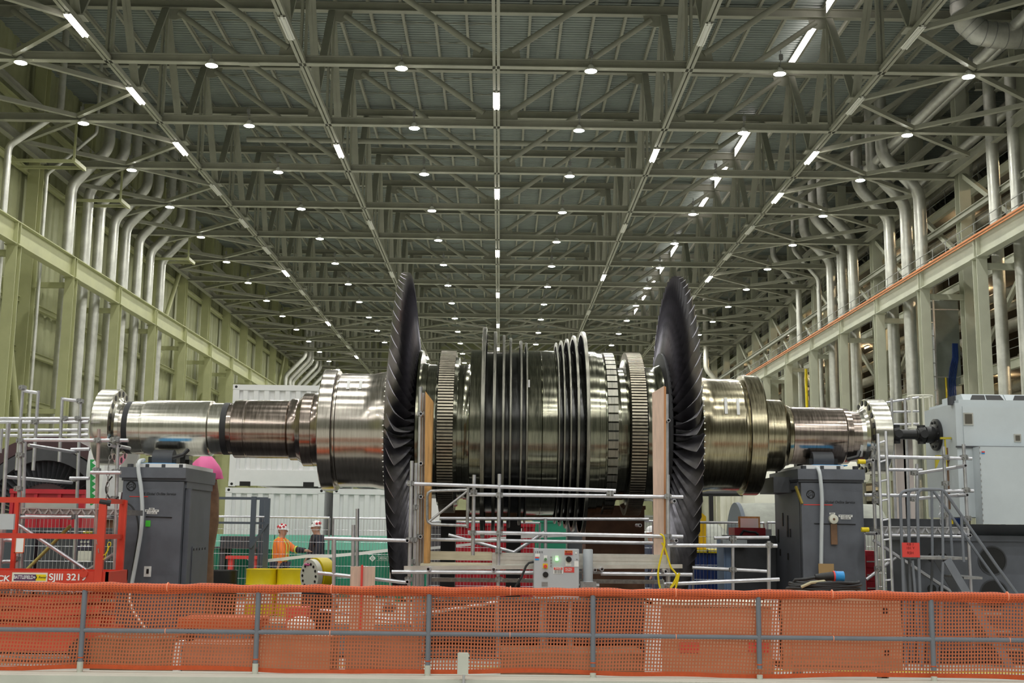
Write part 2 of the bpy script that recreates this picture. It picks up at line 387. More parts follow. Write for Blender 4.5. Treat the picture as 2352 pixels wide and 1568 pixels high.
for k in (8, 9):
    t = thing('cross_bracing', 'pale crossed bracing in the far bay behind the %s lamp row' % ORD[k], 'brace', (0, YR(k) + 4.5, ZB), 'far cross bracing')
    for i in (-2, -1, 0, 1):
        for a, b in ((0, 1), (1, 0)):
            build(MB().bar((RX + i * PN + .2, YR(k) + .3 + a * 8.4, ZB + .2), (RX + (i + 1) * PN - .2, YR(k) + .3 + b * 8.4, ZB + .2), .2, .16), 'brace_bar', STEEL, t, 20)

# ---- round high-bay lamps
def make_lamp(x, y, label):
    t = thing('high_bay_lamp', label, 'lamp', (x, y, ZB - .12), 'round high-bay lamps under the trusses')
    z = ZB - .12
    build(MB().lathe((x, y, z), [(0.0, .31), (.07, .29), (.2, .2), (.34, .1), (.36, .04)], 'Z', 18, caps=False), 'reflector', WHITEP, t)
    build(MB().lathe((x, y, z), [(-.015, .001), (-.012, .29), (.0, .30)], 'Z', 18, caps=False), 'lens', LENS, t, label='glowing lens')
    build(MB().tube((x, y - .30, z + 1.15), (x, y - .30, z + .5), .02, 6).bar((x, y - .3, z + .5), (x, y, z + .36), .04, .04), 'hanger', GALVD, t)
    build(MB().box(x - .09, x + .09, y - .42, y - .28, z + .62, z + .9), 'ballast_box', GALVD, t)
    return t
lp = None
POSN = ['leftmost', 'second from left', 'third from left', 'fourth from left', 'fifth from left', 'rightmost']
for k in range(0, NK):
    for i, x in enumerate(LX):
        lab = 'round white high-bay lamp, %s on the %s truss from the front' % (POSN[i], ORD[k])
        if lp is None: lp = make_lamp(x, YR(k), lab)
        else: dup(lp, (x, YR(k), ZB - .12), lab)
# ---- strip lights under the lengthwise girders
def make_strip(x, y, label, lit):
    z = ZB - .02
    t = thing('strip_light', label, 'strip light', (x, y, z), 'lit strip lights' if lit else 'unlit strip lights')
    build(MB().box(x - .06, x + .06, y - 1.3, y + 1.3, z - .09, z), 'housing', WHITEP, t)
    m = TUBEL if lit else TUBED
    mb = MB()
    mb.add([(x - .19, y - 1.25, z - .05), (x - .06, y - 1.25, z - .09), (x - .19, y + 1.25, z - .05), (x - .06, y + 1.25, z - .09)], [(0, 1, 3, 2)])
    mb.add([(x + .06, y - 1.25, z - .09), (x + .19, y - 1.25, z - .05), (x + .06, y + 1.25, z - .09), (x + .19, y + 1.25, z - .05)], [(0, 1, 3, 2)])
    build(mb, 'wing_reflector', WHITEP, t)
    for dx in (-.1, .1): build(MB().tube((x + dx, y - 1.2, z - .12), (x + dx, y + 1.2, z - .12), .036, 8), 'tube', m, t)
    return t
STR = {-2: ({-1, 0, 1, 5, 8, 11, 14}, {2, 3, 4, 6, 7, 9, 10}, -1), -1: ({1, 9, 11}, {-1, 3, 5, 7}, 0), 0: ({0, 2, 4, 6, 8, 10, 12}, set(), 0), 1: ({1, 5, 11}, {-1, 3, 7, 9}, 0), 2: ({1, 2, 5}, {-1, 0, 3, 4, 6, 7}, 0)}
nml = {-2: 'far left', -1: 'inner left', 0: 'centre', 1: 'inner right', 2: 'far right'}
protos = {}
for i, (lit, un, _) in STR.items():
    for n, b in enumerate(sorted(lit | un)):
        on = b in lit; x, yy = RX + i * PN, YR(b) + 4.5
        lab = '%s strip light, %s along the %s girder from the camera' % ('glowing white' if on else 'unlit grey', ORD[n], nml[i])
        if on not in protos: protos[on] = make_strip(x, yy, lab, on)
        else: dup(protos[on], (x, yy, ZB - .02), lab)

# ---- lit clerestory slot in the roof, right of centre
n = 1
for k in range(-1, 12):
    ya, yb = YR(k) + .6, YR(k + 1) - .6
    if k in (2, 6): continue
    f = build(MB().box(18.9, 19.0, ya, yb, ZD - .95, ZD - .85).box(18.9, 19.0, ya, yb, ZD - .12, ZD - .02), 'window_%d' % n, STEEL, kind='structure')
    mb = MB()
    for j in range(5):
        y1 = ya + (yb - ya) * j / 5; mb.box(18.93, 18.96, y1 + .06, ya + (yb - ya) * (j + 1) / 5 - .06, ZD - .85, ZD - .12)
    build(mb, 'pane', DAY, f); n += 1

# ---- crane girders and the columns under them
def hall_side(sx, XG, XC, z0, z1, m, nm):
    t = thing('crane_girder', 'long deep %s crane runway girder along the %s side of the hall' % ('olive yellow' if sx < 0 else 'pale grey green', nm), 'girder', (XG, 30, z0), None)
    build(MB().ibeam((XG, 20, (z0 + z1) / 2), (XG, YEND - 3, (z0 + z1) / 2), 0.55, z1 - z0, 0.05, 0.04), 'runway_beam', m, t, 20)
    for k in range(-2, NK):
        y = YR(k) + 9
        build(MB().box(XG - .25, XG + .25, y - .03 - .2, y + .03 - .2, z0 + .05, z1 - .05).box(XG - .25, XG + .25, y + .17, y + .23, z0 + .05, z1 - .05), 'stiffener', m, t, 20)
    build(MB().box(XG - .04, XG + .04, 20, YEND - 3, z1, z1 + .1), 'crane_rail', GALVD, t)
    for k in range(-1, NK - 1):
        y = YR(k) + 9
        c = thing('girder_column', '%s steel column under the %s crane girder from the camera, on the %s' % (ORD[k + 1], nm, nm), 'column', (XG, y, 0), '%s girder columns' % nm)
        build(MB().ibeam((XG, y, 0.02), (XG, y, z0), 0.62, 0.62, 0.05, 0.05, V(0, 1, 0)), 'column_shaft', m, c, 20)
        build(MB().box(XG - .42, XG + .42, y - .4, y + .4, z0 - .06, z0).box(XG - .45, XG + .45, y - .42, y + .42, 0, .06), 'end_plate', m, c, 20)
        c = thing('wall_column', '%s tall roof column behind the %s crane girder, carrying a truss' % (ORD[k + 1], nm), 'column', (XC, y, 0), '%s roof columns' % nm)
        build(MB().ibeam((XC, y, 0.0), (XC, y, ZT + .5), 0.75, 0.8, 0.06, 0.05, V(0, 1, 0)), 'column_shaft', m, c, 20)
        build(MB().bar((XC - sx * .3, y, z0 - .5), (XG + sx * .0, y, z0 - .5), .3, .35).bar((XC, y, 8.6), (XG, y, 8.6), .3, .3), 'tie_beam', m, c, 20)
hall_side(-1, -28.0, -30.8, 17.3, 18.65, STEELW, 'left')
hall_side(1, 27.5, 30.4, 17.3, 18.65, STEELR, 'right')
# girts and wall braces on the left wall
for j, z in enumerate((3.5, 6.2, 9.4, 12.6, 15.8, 20.5, 24.3, 28.2)):
    solo(MB().ibeam((-31.2, 20, z), (-31.2, YEND - 3, z), .35, .35, .03, .03), 'wall_girt', STEELW, 'horizontal steel girt on the left wall, %s up from the floor' % ORD[j], 'girt', 'left wall girts', 20)
for n, (ya, yb, za, zb) in enumerate(((71, 77.4, 16.5, 1), (104.6, 97, 16.6, 8.5), (113, 105.5, 30, 20), (122, 114.5, 16.6, 8), (167.5, 160, 30, 19), (131, 139, 16.6, 8))):
    solo(MB().tube((-30.6, ya, za), (-30.6, yb, zb), .2, 12), 'wall_brace', STEELW, 'slanting round brace on the left wall, %s from the camera' % ORD[n], 'brace', 'left wall braces')

# ---- big lagged pipes on the left wall
def bent(X, Y, zb, za, dx, dz, ztop, r, R=None):
    """vertical pipe that shifts by dx over dz at height za and goes on up"""
    R = R or r * 1.6; pts = [V(X, Y, zb)]
    p = [V(X, Y, za), V(X + dx, Y, za + dz)]
    allp = [V(X, Y, zb)] + p + [V(X + dx, Y, ztop)]
    out = [allp[0]]
    for i in (1, 2):
        a, b, c = allp[i - 1], allp[i], allp[i + 1]; d0 = (a - b).normalized(); d1 = (c - b).normalized()
        q0, q1 = b + d0 * R, b + d1 * R
        for s in range(7):
            u = s / 6; out.append((1 - u) ** 2 * q0 + 2 * u * (1 - u) * b + u * u * q1)
    out.append(allp[3]); return out
def wall_pipe(pts, r, label, m, group, seams=True):
    t = thing('lagged_pipe', label, 'pipe', pts[0], group)
    build(MB().path(pts, r, 18), 'pipe_jacket', m, t, 50)
    mb = MB()
    for a, b in ((0, 1), (len(pts) - 2, len(pts) - 1)):
        p, q = pts[a], pts[b]; L = (q - p).length; n = max(1, int(L / 3))
        for j in range(1, n + 1):
            c = p.lerp(q, (j - .5) / n); d = (q - p).normalized() * .03; mb.tube(c - d, c + d, r * 1.015, 18)
    build(mb, 'jacket_seam', m, t, 50)
    return t
def xofs(px, X, py=700): return atx(px, py, X).y          # depth where a wall-side pipe stands
for n, (px, py, r) in enumerate(((165, 425, .36), (205, 438, .36), (232, 468, .36), (263, 505, .36), (290, 522, .38), (320, 548, .36), (346, 578, .34), (372, 600, .34))):
    Y = xofs(px, -29.35, py); z = at(px, py, Y).z
    wall_pipe(bent(-29.35, Y, 0, z, 2.35, 2.6, ZD - .6, r), r, '%s big silver bent pipe from the camera on the left wall, rising past the girder' % ORD[n], LAG, 'bent silver pipes on the left wall')
for n, (px, py, r, dx, dz) in enumerate(((20, 335, .2, 2.9, 2.2), (108, 400, .11, 3.0, 2.8))):
    Y = xofs(px, -29.35, py); z = at(px, py, Y).z
    wall_pipe(bent(-29.35, Y, 0, z, dx, dz, ZD - .6, r), r, ('silver pipe bending across the left wall at the picture edge', 'thin silver pipe bending over the left wall panels')[n], LAG, None)
for n in range(8):
    Y = (158.9, 162.2, 164.5, 168.8, 172.1, 177.2, 180.4, 186.3)[n]; r = .3
    wall_pipe(bent(-29.35, Y, 0, 21.5, 2.6, 2.8, ZD - .6, r), r, '%s of the far bent silver pipes at the end of the left wall' % ORD[n], LAG, 'far bent pipes on the left wall')
# cross-hall sprinkler pipe near the roof
solo(MB().tube((-18, YR(2) + 4, 28.2), (15, YR(2) + 4, 28.2), .19, 12), 'header_pipe', STEEL, 'long round pipe crossing high under the roof deck', 'pipe')
# pipe hanger frames on the left wall
for n, k in enumerate((1, 2, 4)):
    y = YR(k) + 5.3; mb = MB()
    for a in (0, 1.4): mb.bar((-31, y + a, 24), (-26.9, y + a, 24), .18, .18)
    mb.bar((-26.9, y - .3, 24), (-26.9, y + 1.7, 24), .2, .25); mb.bar((-26.9, y - .2, 24), (-26.9, y - .2, 26.5), .12, .12)
    solo(mb, 'pipe_hanger', STEELW, '%s steel pipe hanger frame above the left bent pipes' % ORD[n], 'bracket', 'pipe hanger frames', 20)

# ---- right side: pipes by the girder
for n, (px, py, X, r, dx, dz) in enumerate(((2042, 500, 28.9, .42, -2.3, 2.4), (2079, 468, 28.9, .42, -2.3, 2.5), (2111, 440, 28.9, .42, -2.5, 2.6), (1908, 600, 28.9, .42, -2.3, 2.4), (1932, 565, 28.9, .42, -2.3, 2.5), (1957, 545, 28.9, .42, -2.4, 2.6), (1834, 660, 28.9, .28, -2.4, 3.0), (1880, 640, 28.9, .2, -2.2, 2.6))):
    Y = xofs(px, X, py); z = at(px, py, Y).z
    wall_pipe(bent(X, Y, 0, z, dx, dz, ZD - .6, r), r, '%s bent silver pipe behind the right walkway, counted from near to far' % ORD[n], LAG, 'bent silver pipes on the right')
for n, (px, r) in enumerate(((2298, .36), (2349, .32))):
    Y = xofs(px, 29.6); wall_pipe([V(29.6, Y, 0), V(29.6, Y, 10), V(29.6, Y, 29)], r, ('straight silver pipe in front of the right column at the picture edge', 'straight silver pipe nearest the right picture edge')[n], LAG, None)
Y = xofs(1847, 28.4); solo(MB().tube((28.4, Y, 0), (28.4, Y, 16.5), .13, 10), 'yellow_gas_pipe', YELLOW, 'slim yellow upright pipe below the right girder', 'pipe')
Y = xofs(1899, 28.4); solo(MB().path([V(28.0, Y, 0), V(28.0, Y, 9.5), V(28.06, Y, 10.0), V(28.3, Y, 10.2)], .12, 10), 'black_pipe', RUBBER, 'slim black pipe with a bent top below the right girder', 'pipe', fixn=True)
# orange conductor bars and walkway handrail on the right girder
solo(MB().box(27.16, 27.24, 20, YEND - 3, 18.52, 18.62).box(27.16, 27.22, 20, YEND - 3, 18.36, 18.42), 'conductor_bar', ORCABLE, 'orange conductor strips along the top of the right girder', 'conductor')
solo(MB().box(27.9, 29.2, 20, YEND - 3, 18.66, 18.73), 'walkway', STEELR, 'narrow steel walkway deck beside the right crane girder', 'walkway')
t = thing('walkway_handrail', 'thin grey handrail along the right girder walkway', 'handrail', (28.0, 60, 18.73))
for z in (.55, 1.08): build(MB().tube((28.0, 50, 18.73 + z), (28.0, YEND - 4, 18.73 + z), .025, 6), 'rail', GALVD, t)
y = 52
while y < 190: build(MB().tube((28.0, y, 18.73), (28.0, y, 19.8), .025, 6), 'rail_post', GALVD, t); y += 2.25

# ---- auxiliary bay beyond the right columns
for lv, z in enumerate((6.5, 12.5, 19.0, 25.0)):
    solo(MB().box(32, 50.5, 40, YEND - 2, z - .25, z), 'grating_platform', DARKW, 'dark brown platform floor in the right bay, %s level up' % ORD[lv], 'platform', 'platforms in the right bay')
    for n, x in enumerate((31.8, 38.0)):
        solo(MB().ibeam((x, 40, z - .5), (x, YEND - 2, z - .5), .3, .6, .04, .03), 'platform_beam', STEELR, 'long platform edge beam in the right bay, %s level, %s' % (ORD[lv], ('front', 'inner')[n]), 'beam', 'platform edge beams', 20)
    t = thing('platform_handrail', 'handrail on the %s platform level of the right bay' % ORD[lv], 'handrail', (31.9, 60, z), 'right bay handrails')
    for h in (.55, 1.08): build(MB().tube((31.9, 42, z + h), (31.9, YEND - 3, z + h), .025, 6), 'rail', GALVD, t)
    mb = MB(); y = 43
    while y < 190: mb.tube((31.9, y, z), (31.9, y, z + 1.08), .025, 6); y += 3
    build(mb, 'baluster', GALVD, t)
for n in range(14):
    y = YR(n) + 4
    for j, x in enumerate((32.5, 40.5)):
        solo(MB().ibeam((x, y, 0), (x, y, ZD - .3), .5, .5, .05, .04, V(0, 1, 0)), 'bay_column', STEELR, '%s steel column of the right bay, %s line' % (ORD[n], ('front', 'rear')[j]), 'column', 'right bay columns', 20)
    solo(MB().bar((32.5, y, 18.8 if n % 2 else 12.4), (32.5, y + 9, 12.8 if n % 2 else 18.6), .26, .26, V(1, 0, 0)), 'bay_brace', STEELR, 'slanting steel brace in the right bay, %s from the camera' % ORD[n], 'brace', 'right bay braces', 20)
    solo(MB().ibeam((29.5, y, 29.3), (50, y, 29.3), .3, .5, .04, .03), 'roof_beam', STEEL, 'cross beam under the right bay roof, %s from the camera' % ORD[n], 'beam', 'right bay roof beams', 20)
rnd = random.Random(3)
LAGD = mat('dull_lagging', (0.45, 0.43, 0.36), 0.45, 0.6, noise=0.2, scale=1.5)
for n in range(18):
    y = 56 + n * 6.6 + rnd.uniform(-1, 1); x = rnd.uniform(35.2, 36.4); r = rnd.choice((.15, .22, .35, .5)); z0 = rnd.choice((0.0, 6.5, 12.5, 19.0)); z1 = z0 + rnd.choice((5.4, 5.6, 11.5))
    solo(MB().tube((x, y, z0), (x, y, min(z1, 30)), r, 12), 'riser_pipe', LAGD, '%s vertical pipe deep in the right bay, counted from the camera' % ORD[n], 'pipe', 'riser pipes in the right bay')
for n in range(14):
    z = (3.2, 4.6, 9.5, 10.6, 11.3, 15.4, 16.6, 17.4, 21.8, 23.0, 23.8, 27.4, 28.6, 30.2)[n]; x = rnd.uniform(33.1, 34.3); r = rnd.choice((.2, .3, .45))
    solo(MB().tube((x, 50 + rnd.uniform(0, 15), z), (x, 150 + rnd.uniform(0, 30), z), r, 12), 'service_pipe', LAGD, 'horizontal service pipe running through the right bay, %s up from the floor' % ORD[n], 'pipe', 'service pipes in the right bay')
for n in range(16):
    y = 58 + (n % 8) * 13 + rnd.uniform(-2, 2); z = (12.5, 19.0)[n % 2] if n < 8 else (6.5, 25.0)[n % 2]
    hx, hy, hz = rnd.uniform(.6, 1.2), rnd.uniform(1, 2.2), rnd.uniform(1.2, 2.8); x = rnd.uniform(38.4, 39)
    mb = MB().box(x - hx, x + hx, y - hy, y + hy, z, z + hz).box(x - hx * .7, x + hx * .7, y - hy * .6, y + hy * .6, z + hz, z + hz + .35)
    solo(mb, 'equipment_cabinet', CASINGO, 'grey equipment cabinet on a right bay platform, %s from the camera' % ORD[n], 'cabinet', 'equipment cabinets in the right bay')
k = 0
for lv, z in enumerate((6.18, 12.18, 18.68, 24.68)):
    for n in range(8):
        y = 63 + n * 13.5 + lv * 2.5; x = 34.2
        t = thing('bay_lamp', 'warm strip lamp under the %s platform of the right bay, %s from the camera' % (ORD[lv], ORD[n]), 'strip light', (x, y, z), 'warm strip lamps in the right bay')
        build(MB().box(x - .08, x + .08, y - .6, y + .6, z - .02, z + .06), 'housing', WHITEP, t)
        build(MB().tube((x, y - .55, z - .06), (x, y + .55, z - .06), .04, 8), 'tube', WARM, t, label='warm glowing tube')
# ducts at the top right, running along the hall, and a big elbow
for n, (x, z, r) in enumerate(((27.6, 29.6, .32), (26.6, 29.0, .32), (29.4, 27.0, .3))):
    solo(MB().tube((x + 2.4, 52, z + 1.2), (x, 84, z - 1.2), r, 14), 'roof_duct', LAG, 'silver pipe slanting under the roof at upper right, %s of three' % ORD[n], 'pipe', 'slanting roof pipes')
pts = [at(2216, -60, 62)]
for px, py in ((2214, -10), (2212, 20), (2222, 52), (2246, 74), (2290, 82), (2352, 82), (2460, 82)): pts.append(at(px, py, 62))
t = thing('duct_elbow', 'large ribbed silver duct elbow at the upper right corner', 'duct', pts[2])
build(MB().path(pts, .72, 24), 'duct_jacket', LAG, t, 60)
for i in range(len(pts) - 1):
    for u in (.25, .75):
        c = pts[i].lerp(pts[i + 1], u); d = (pts[i + 1] - pts[i]).normalized() * .02; build(MB().tube(c - d, c + d, .745, 24), 'duct_seam', GALVD, t, 60)
# cable tower
Y = 80.5; x0, x1 = at(2135, 800, Y).x, at(2205, 800, Y).x; zt = at(2135, 690, Y).z
t = thing('cable_tower', 'grey glazed cable tower with yellow and blue cables behind the right columns', 'tower', (x0, Y, 0))
build(MB().box(x0 + .4, x1, Y, Y + 2, 0, zt), 'shaft', mat('tower_sheet', (.25, .28, .26), .3, noise=.1, scale=1), t)
mb = MB()
for x in (x0 - .7, x0 + .3): mb.box(x - .06, x + .06, Y - .3, Y - .18, 0, zt)
z = .8
while z < zt: mb.box(x0 - .7, x0 + .3, Y - .27, Y - .2, z, z + .07); mb.box(x0 + .3, x1, Y - .07, Y - .01, z * 1.0, z + .08) if int(z) % 4 == 0 else None; z += .95
build(mb, 'ladder_frame', GALV, t)
build(MB().path([V(x0 + 1.0, Y - .1, .3), V(x0 + 1.0, Y - .1, 12.2)], .06, 8), 'yellow_cable', YELLOW, t)
mb = MB()
for i in range(5): mb.path([V(x0 + 1.2 + i * .11, Y - .1, .3), V(x0 + 1.2 + i * .11, Y - .1, 12.0), V(x0 + 1.35 + i * .11, Y - .1, 12.9), V(x0 + 1.55 + i * .09, Y - .1, 13.6), V(x0 + 1.6 + i * .08, Y - .1, 14.6)], .045, 6)
build(mb, 'blue_cable_bundle', BLUE, t)
# far pipes and brackets at the end of the right wall
for n in range(3):
    Y = 150 + n * 6
    wall_pipe(bent(28.8, Y, 0, 19.2, -2.4, 2.8, ZD - .6, .35), .35, '%s pale bent pipe at the far end of the right wall' % ORD[n], LAGW, 'far bent pipes on the right')

# eaves beams along both walls
for n, (x, z, w, h) in enumerate(((-30.3, 25.2, .4, .6), (-30.6, 28.6, .3, .4), (29.6, 25.2, .4, .6), (29.9, 22.0, .3, .4), (29.9, 28.4, .3, .4))):
    solo(MB().ibeam((x, 20, z), (x, YEND - 3, z), w, h, .05, .04), 'eaves_beam', STEEL, ('lower long eaves beam along the left wall', 'upper long eaves beam along the left wall', 'middle long eaves beam along the right columns', 'lower long eaves beam along the right columns', 'upper long eaves beam along the right columns')[n], 'beam', 'eaves beams', 20)
for n in range(10):
    y = YR(n); solo(MB().bar((30.4, y + .3, 19.5), (30.4, y + 8.8, 25.0), .3, .3, V(1, 0, 0)), 'frame_brace', STEELR, '%s slanting brace between the upper right columns' % ORD[n], 'brace', 'upper right frame braces', 20)
    y = YR(n) + 2; solo(MB().bar((29.8, y, 29.6), (36, y + 6, 26.2), .22, .26), 'roof_strut', STEEL, '%s slanting strut under the right bay roof' % ORD[n], 'strut', 'right bay roof struts', 20)
# ================================================================== THE TURBINE ROTOR
RD = 18.0
AX = at(1147, 992, RD); AZ = AX.z
def rx(px): return at(px, 992 + (px - 1147) * .0115, RD).x
def rr(p): return p / 150.0 * 0.99
rotor = thing('turbine_rotor', 'huge turbine rotor with two dark bladed discs resting on two grey pedestals', 'rotor', (rx(1147), RD, AZ - 2.42))
RC = V(0, RD, AZ)
def turn(name, m, prof, label=None, n=96, parent=None, sharp=20, caps=True):
    return build(MB().lathe(RC, [(rx(p), rr(r)) for p, r in prof], 'X', n, caps=caps), name, m, parent or rotor, sharp, label, fixn=True)
fl = turn('coupling_flange', BRIGHT, [(235, 60), (235, 86), (237, 88), (275, 88), (277, 86), (277, 68), (281, 63), (288, 60)], 'bright left coupling flange')
turn('shaft_neck', TURN, [(283, 59), (297, 59)])
turn('tape_band', RUBBER, [(296, 60.3), (309, 60.3)], 'black band round the shaft')
turn('bearing_journal', BRIGHT, [(308, 59), (309, 61), (336, 61), (337, 60), (339, 60), (341, 64), (410, 64), (488, 64), (490, 59), (518, 59)], 'mirror bright bearing journal')
turn('tape_band', RUBBER, [(517, 60.2), (530, 60.2)], 'black band round the shaft')
turn('shaft_section', TINT, [(529, 59), (540, 60), (543, 67), (570, 67), (571, 66.3), (574, 66.3), (575, 67), (610, 67), (666, 67), (668, 65), (671, 71), (686, 71), (689, 72), (699, 80), (701, 84.5), (724, 84.5), (725, 83.5), (735, 85), (748, 90)], 'brown tinted shaft section')
turn('balance_ring', TURN, [(747, 80), (747, 138), (749, 140), (777, 140), (779, 138), (780, 127), (784, 127)])
turn('end_drum', TURN, [(783, 120), (784, 130), (786, 131), (845, 131), (862, 132), (880, 136), (894, 138), (894, 120)])
turn('rotor_body', DRUM, [(955, 120), (966, 187), (971, 187), (972, 158), (985, 156), (986, 154), (1006, 154), (1008, 170), (1013, 172), (1013, 150)])
turn('rotor_body', DRUM, [(1047, 150), (1047, 173), (1054, 171), (1055, 154), (1065, 154), (1066, 156), (1072, 156), (1080, 158), (1081, 188), (1083, 189), (1107, 189), (1107, 150)])
turn('rotor_body', DISC, [(1106, 140), (1107, 185), (1208, 185), (1208, 140)])
turn('rotor_body', DRUM, [(1207, 140), (1208, 189), (1238, 189.5), (1239, 188.6), (1240, 189.5), (1273, 189), (1273, 140)])
turn('rotor_body', DISC, [(1272, 140), (1273, 185), (1340, 185), (1340, 140)])
turn('rotor_body', DRUM, [(1339, 140), (1340, 190), (1363, 190), (1364, 187), (1376, 187), (1378, 178), (1381, 178), (1381, 140)])
turn('rotor_body', DRUM, [(1402, 140), (1403, 158), (1412, 157), (1413, 153), (1426, 153), (1428, 170), (1432, 173), (1432, 140)])
turn('rotor_body', DRUM, [(1465, 140), (1465, 172), (1470, 170), (1471, 155), (1490, 154), (1500, 156), (1510, 160)])
turn('rotor_body', FIN, [(1509, 150), (1513, 187), (1520, 187), (1535, 120)])
# stage discs with shroud rims
for a, b, r in ((1107, 1116, 243), (1132, 1139, 233), (1152, 1158, 225), (1168, 1173, 219), (1191, 1196, 213), (1204, 1208, 208), (1273, 1276.5, 209), (1284, 1288, 214), (1297, 1301.5, 219), (1312, 1318, 226), (1331, 1339, 236)):
    c = (a + b) / 2; h = (b - a) / 2
    d = turn('stage_disc', FIN, [(c - h * .5, 160), (c - h * .5, r - 6), (c + h * .5, r - 6), (c + h * .5, 160)])
    turn('shroud_rim', RIM, [(a, r - 9), (a, r - 1), (a + .6, r), (b - .6, r), (b, r - 1), (b, r - 9)], 'paler riveted rim', 128, d, caps=False)
    mb = MB()                                       # rows of short moving blades between disc and rim
    for i in range(110):
        t = 2 * math.pi * i / 110
        if math.cos(t) > .35: continue
        u = V(0, math.cos(t), math.sin(t)); q = V(0, -math.sin(t), math.cos(t)); x0, x1 = rx(a + .4) - RC.x, rx(b - .4) - RC.x
        p0, p1 = RC + u * rr(190), RC + u * rr(r - 8)
        mb.add([p0 + V(x0, 0, 0) - q * .02, p0 + V(x1, 0, 0) + q * .02, p1 + V(x1, 0, 0) + q * .035, p1 + V(x0, 0, 0) - q * .035], [(0, 1, 2, 3)])
        mb.add([p0 + V(x0, 0, 0) - q * .028, p0 + V(x1, 0, 0) + q * .012, p1 + V(x1, 0, 0) + q * .027, p1 + V(x0, 0, 0) - q * .043], [(3, 2, 1, 0)])
    build(mb, 'moving_blade_row', FIN, d)
# slotted rims (wheels whose short blades have been taken out)
def slotted(a, b, r, n, w, m, name, label=None, depth=14):
    core = turn(name, DISC, [(a, 140), (a, r - depth), (b, r - depth), (b, 140)], label)
    mb = MB(); x0, x1 = rx(a), rx(b)
    for i in range(n):
        t = 2 * math.pi * i / n; u = V(0, math.cos(t), math.sin(t)); q = V(0, -math.sin(t), math.cos(t)); W = 2 * math.pi * rr(r) / n * w / 2
        vs = []
        for rad, ww in ((rr(r - depth - 1), W * 1.1), (rr(r - 5), W * .8), (rr(r), W)):
            for xx in (x0, x1):
                for sg in (-1, 1): vs.append(RC + u * rad + q * (sg * ww) + V(xx, 0, 0))
        mb.add(vs, [(8, 10, 11, 9), (0, 4, 6, 2), (4, 8, 10, 6), (1, 3, 7, 5), (5, 7, 11, 9), (0, 1, 5, 4), (4, 5, 9, 8), (2, 6, 7, 3), (6, 10, 11, 7)])
    build(mb, 'rim_tooth', m, core, kind='stuff', sharp=20)
slotted(1013, 1047, 187, 162, .58, TOOTH, 'slotted_wheel', 'wheel with brassy rim teeth')
slotted(1432, 1465, 188, 162, .58, TOOTH, 'slotted_wheel', 'wheel with brassy rim teeth')
slotted(1381, 1403, 187, 60, .8, RIM, 'notched_ring', None, 8)
# right-hand end
turn('end_drum', TURND, [(1594, 120), (1594, 137), (1608, 134), (1622, 130), (1688, 130), (1691, 129), (1692, 124), (1698, 124), (1698, 118)], 'stained end drum')
turn('balance_ring', TURND, [(1697, 120), (1698, 137), (1700, 139), (1733, 139), (1736, 137), (1737, 84)])
turn('shaft_section', TURND, [(1736, 84), (1760, 84), (1761, 83), (1788, 83), (1794, 79), (1800, 71), (1808, 69)])
turn('bearing_journal', TINT, [(1807, 64), (1810, 66.5), (1850, 66.5), (1928, 66.5), (1931, 65), (1944, 64), (1946, 58.5), (1966, 58.5)], 'dark streaked bearing journal')
fr = turn('coupling_flange', BRIGHT, [(1965, 58.5), (1974, 60), (1981, 65), (1984, 74), (1984, 85), (1986, 87), (2024, 87), (2026, 85), (2026, 50)], 'bright right coupling flange')
for fo, px, sg in ((fl, 277, 1), (fr, 1984, -1)):
    for i in range(18):
        t = 2 * math.pi * i / 18 + .1; c = V(rx(px), RD + rr(77.5) * math.cos(t), AZ + rr(77.5) * math.sin(t))
        h = build(MB().tube(c - V(.01, 0, 0), c + V(.003, 0, 0) if sg > 0 else c - V(.003, 0, 0), rr(6.8), 16), 'bolt_hole', BLACK, fo, label='dark bolt hole')
# long last-stage blades
def blade_mesh(s, n=9, m=10, th=1.0):
    """one long twisted blade standing along +Y from the rotor axis, exhaust edge towards s*X"""
    vs = []; rad0, rad1 = .9, 2.42
    for j in range(n):
        u = j / (n - 1); r = rad0 + (rad1 - rad0) * u
        g = math.radians(6 + 58 * u ** 1.15); c = .47 * (1 - u) + .265 * u; cam = .085 * (1 - u) ** 1.3 + .008; t = (.055 * (1 - u) + .011) * th
        ring = []
        for side in (1, -1):
            for i in range(m):
                v = i / m if side > 0 else 1 - i / m
                q = v - .5; nn = cam * (1 - 4 * q * q) + side * t * .5 * math.sqrt(max(0, 1 - (2 * q) ** 2)) * (1 if abs(q) < .499 else 0)
                ring.append((c * q * math.cos(g) + nn * math.sin(g), -c * q * math.sin(g) + nn * math.cos(g)))
        for a, tt in ring: vs.append((s * a, r, tt))           # tangential sense flips below for the front
    k = 2 * m; fs = []
    for j in range(n - 1):
        for i in range(k): fs.append((j * k + i, j * k + (i + 1) % k, (j + 1) * k + (i + 1) % k, (j + 1) * k + i))
    fs.append(tuple(range((n - 1) * k, n * k)))
    return vs, fs
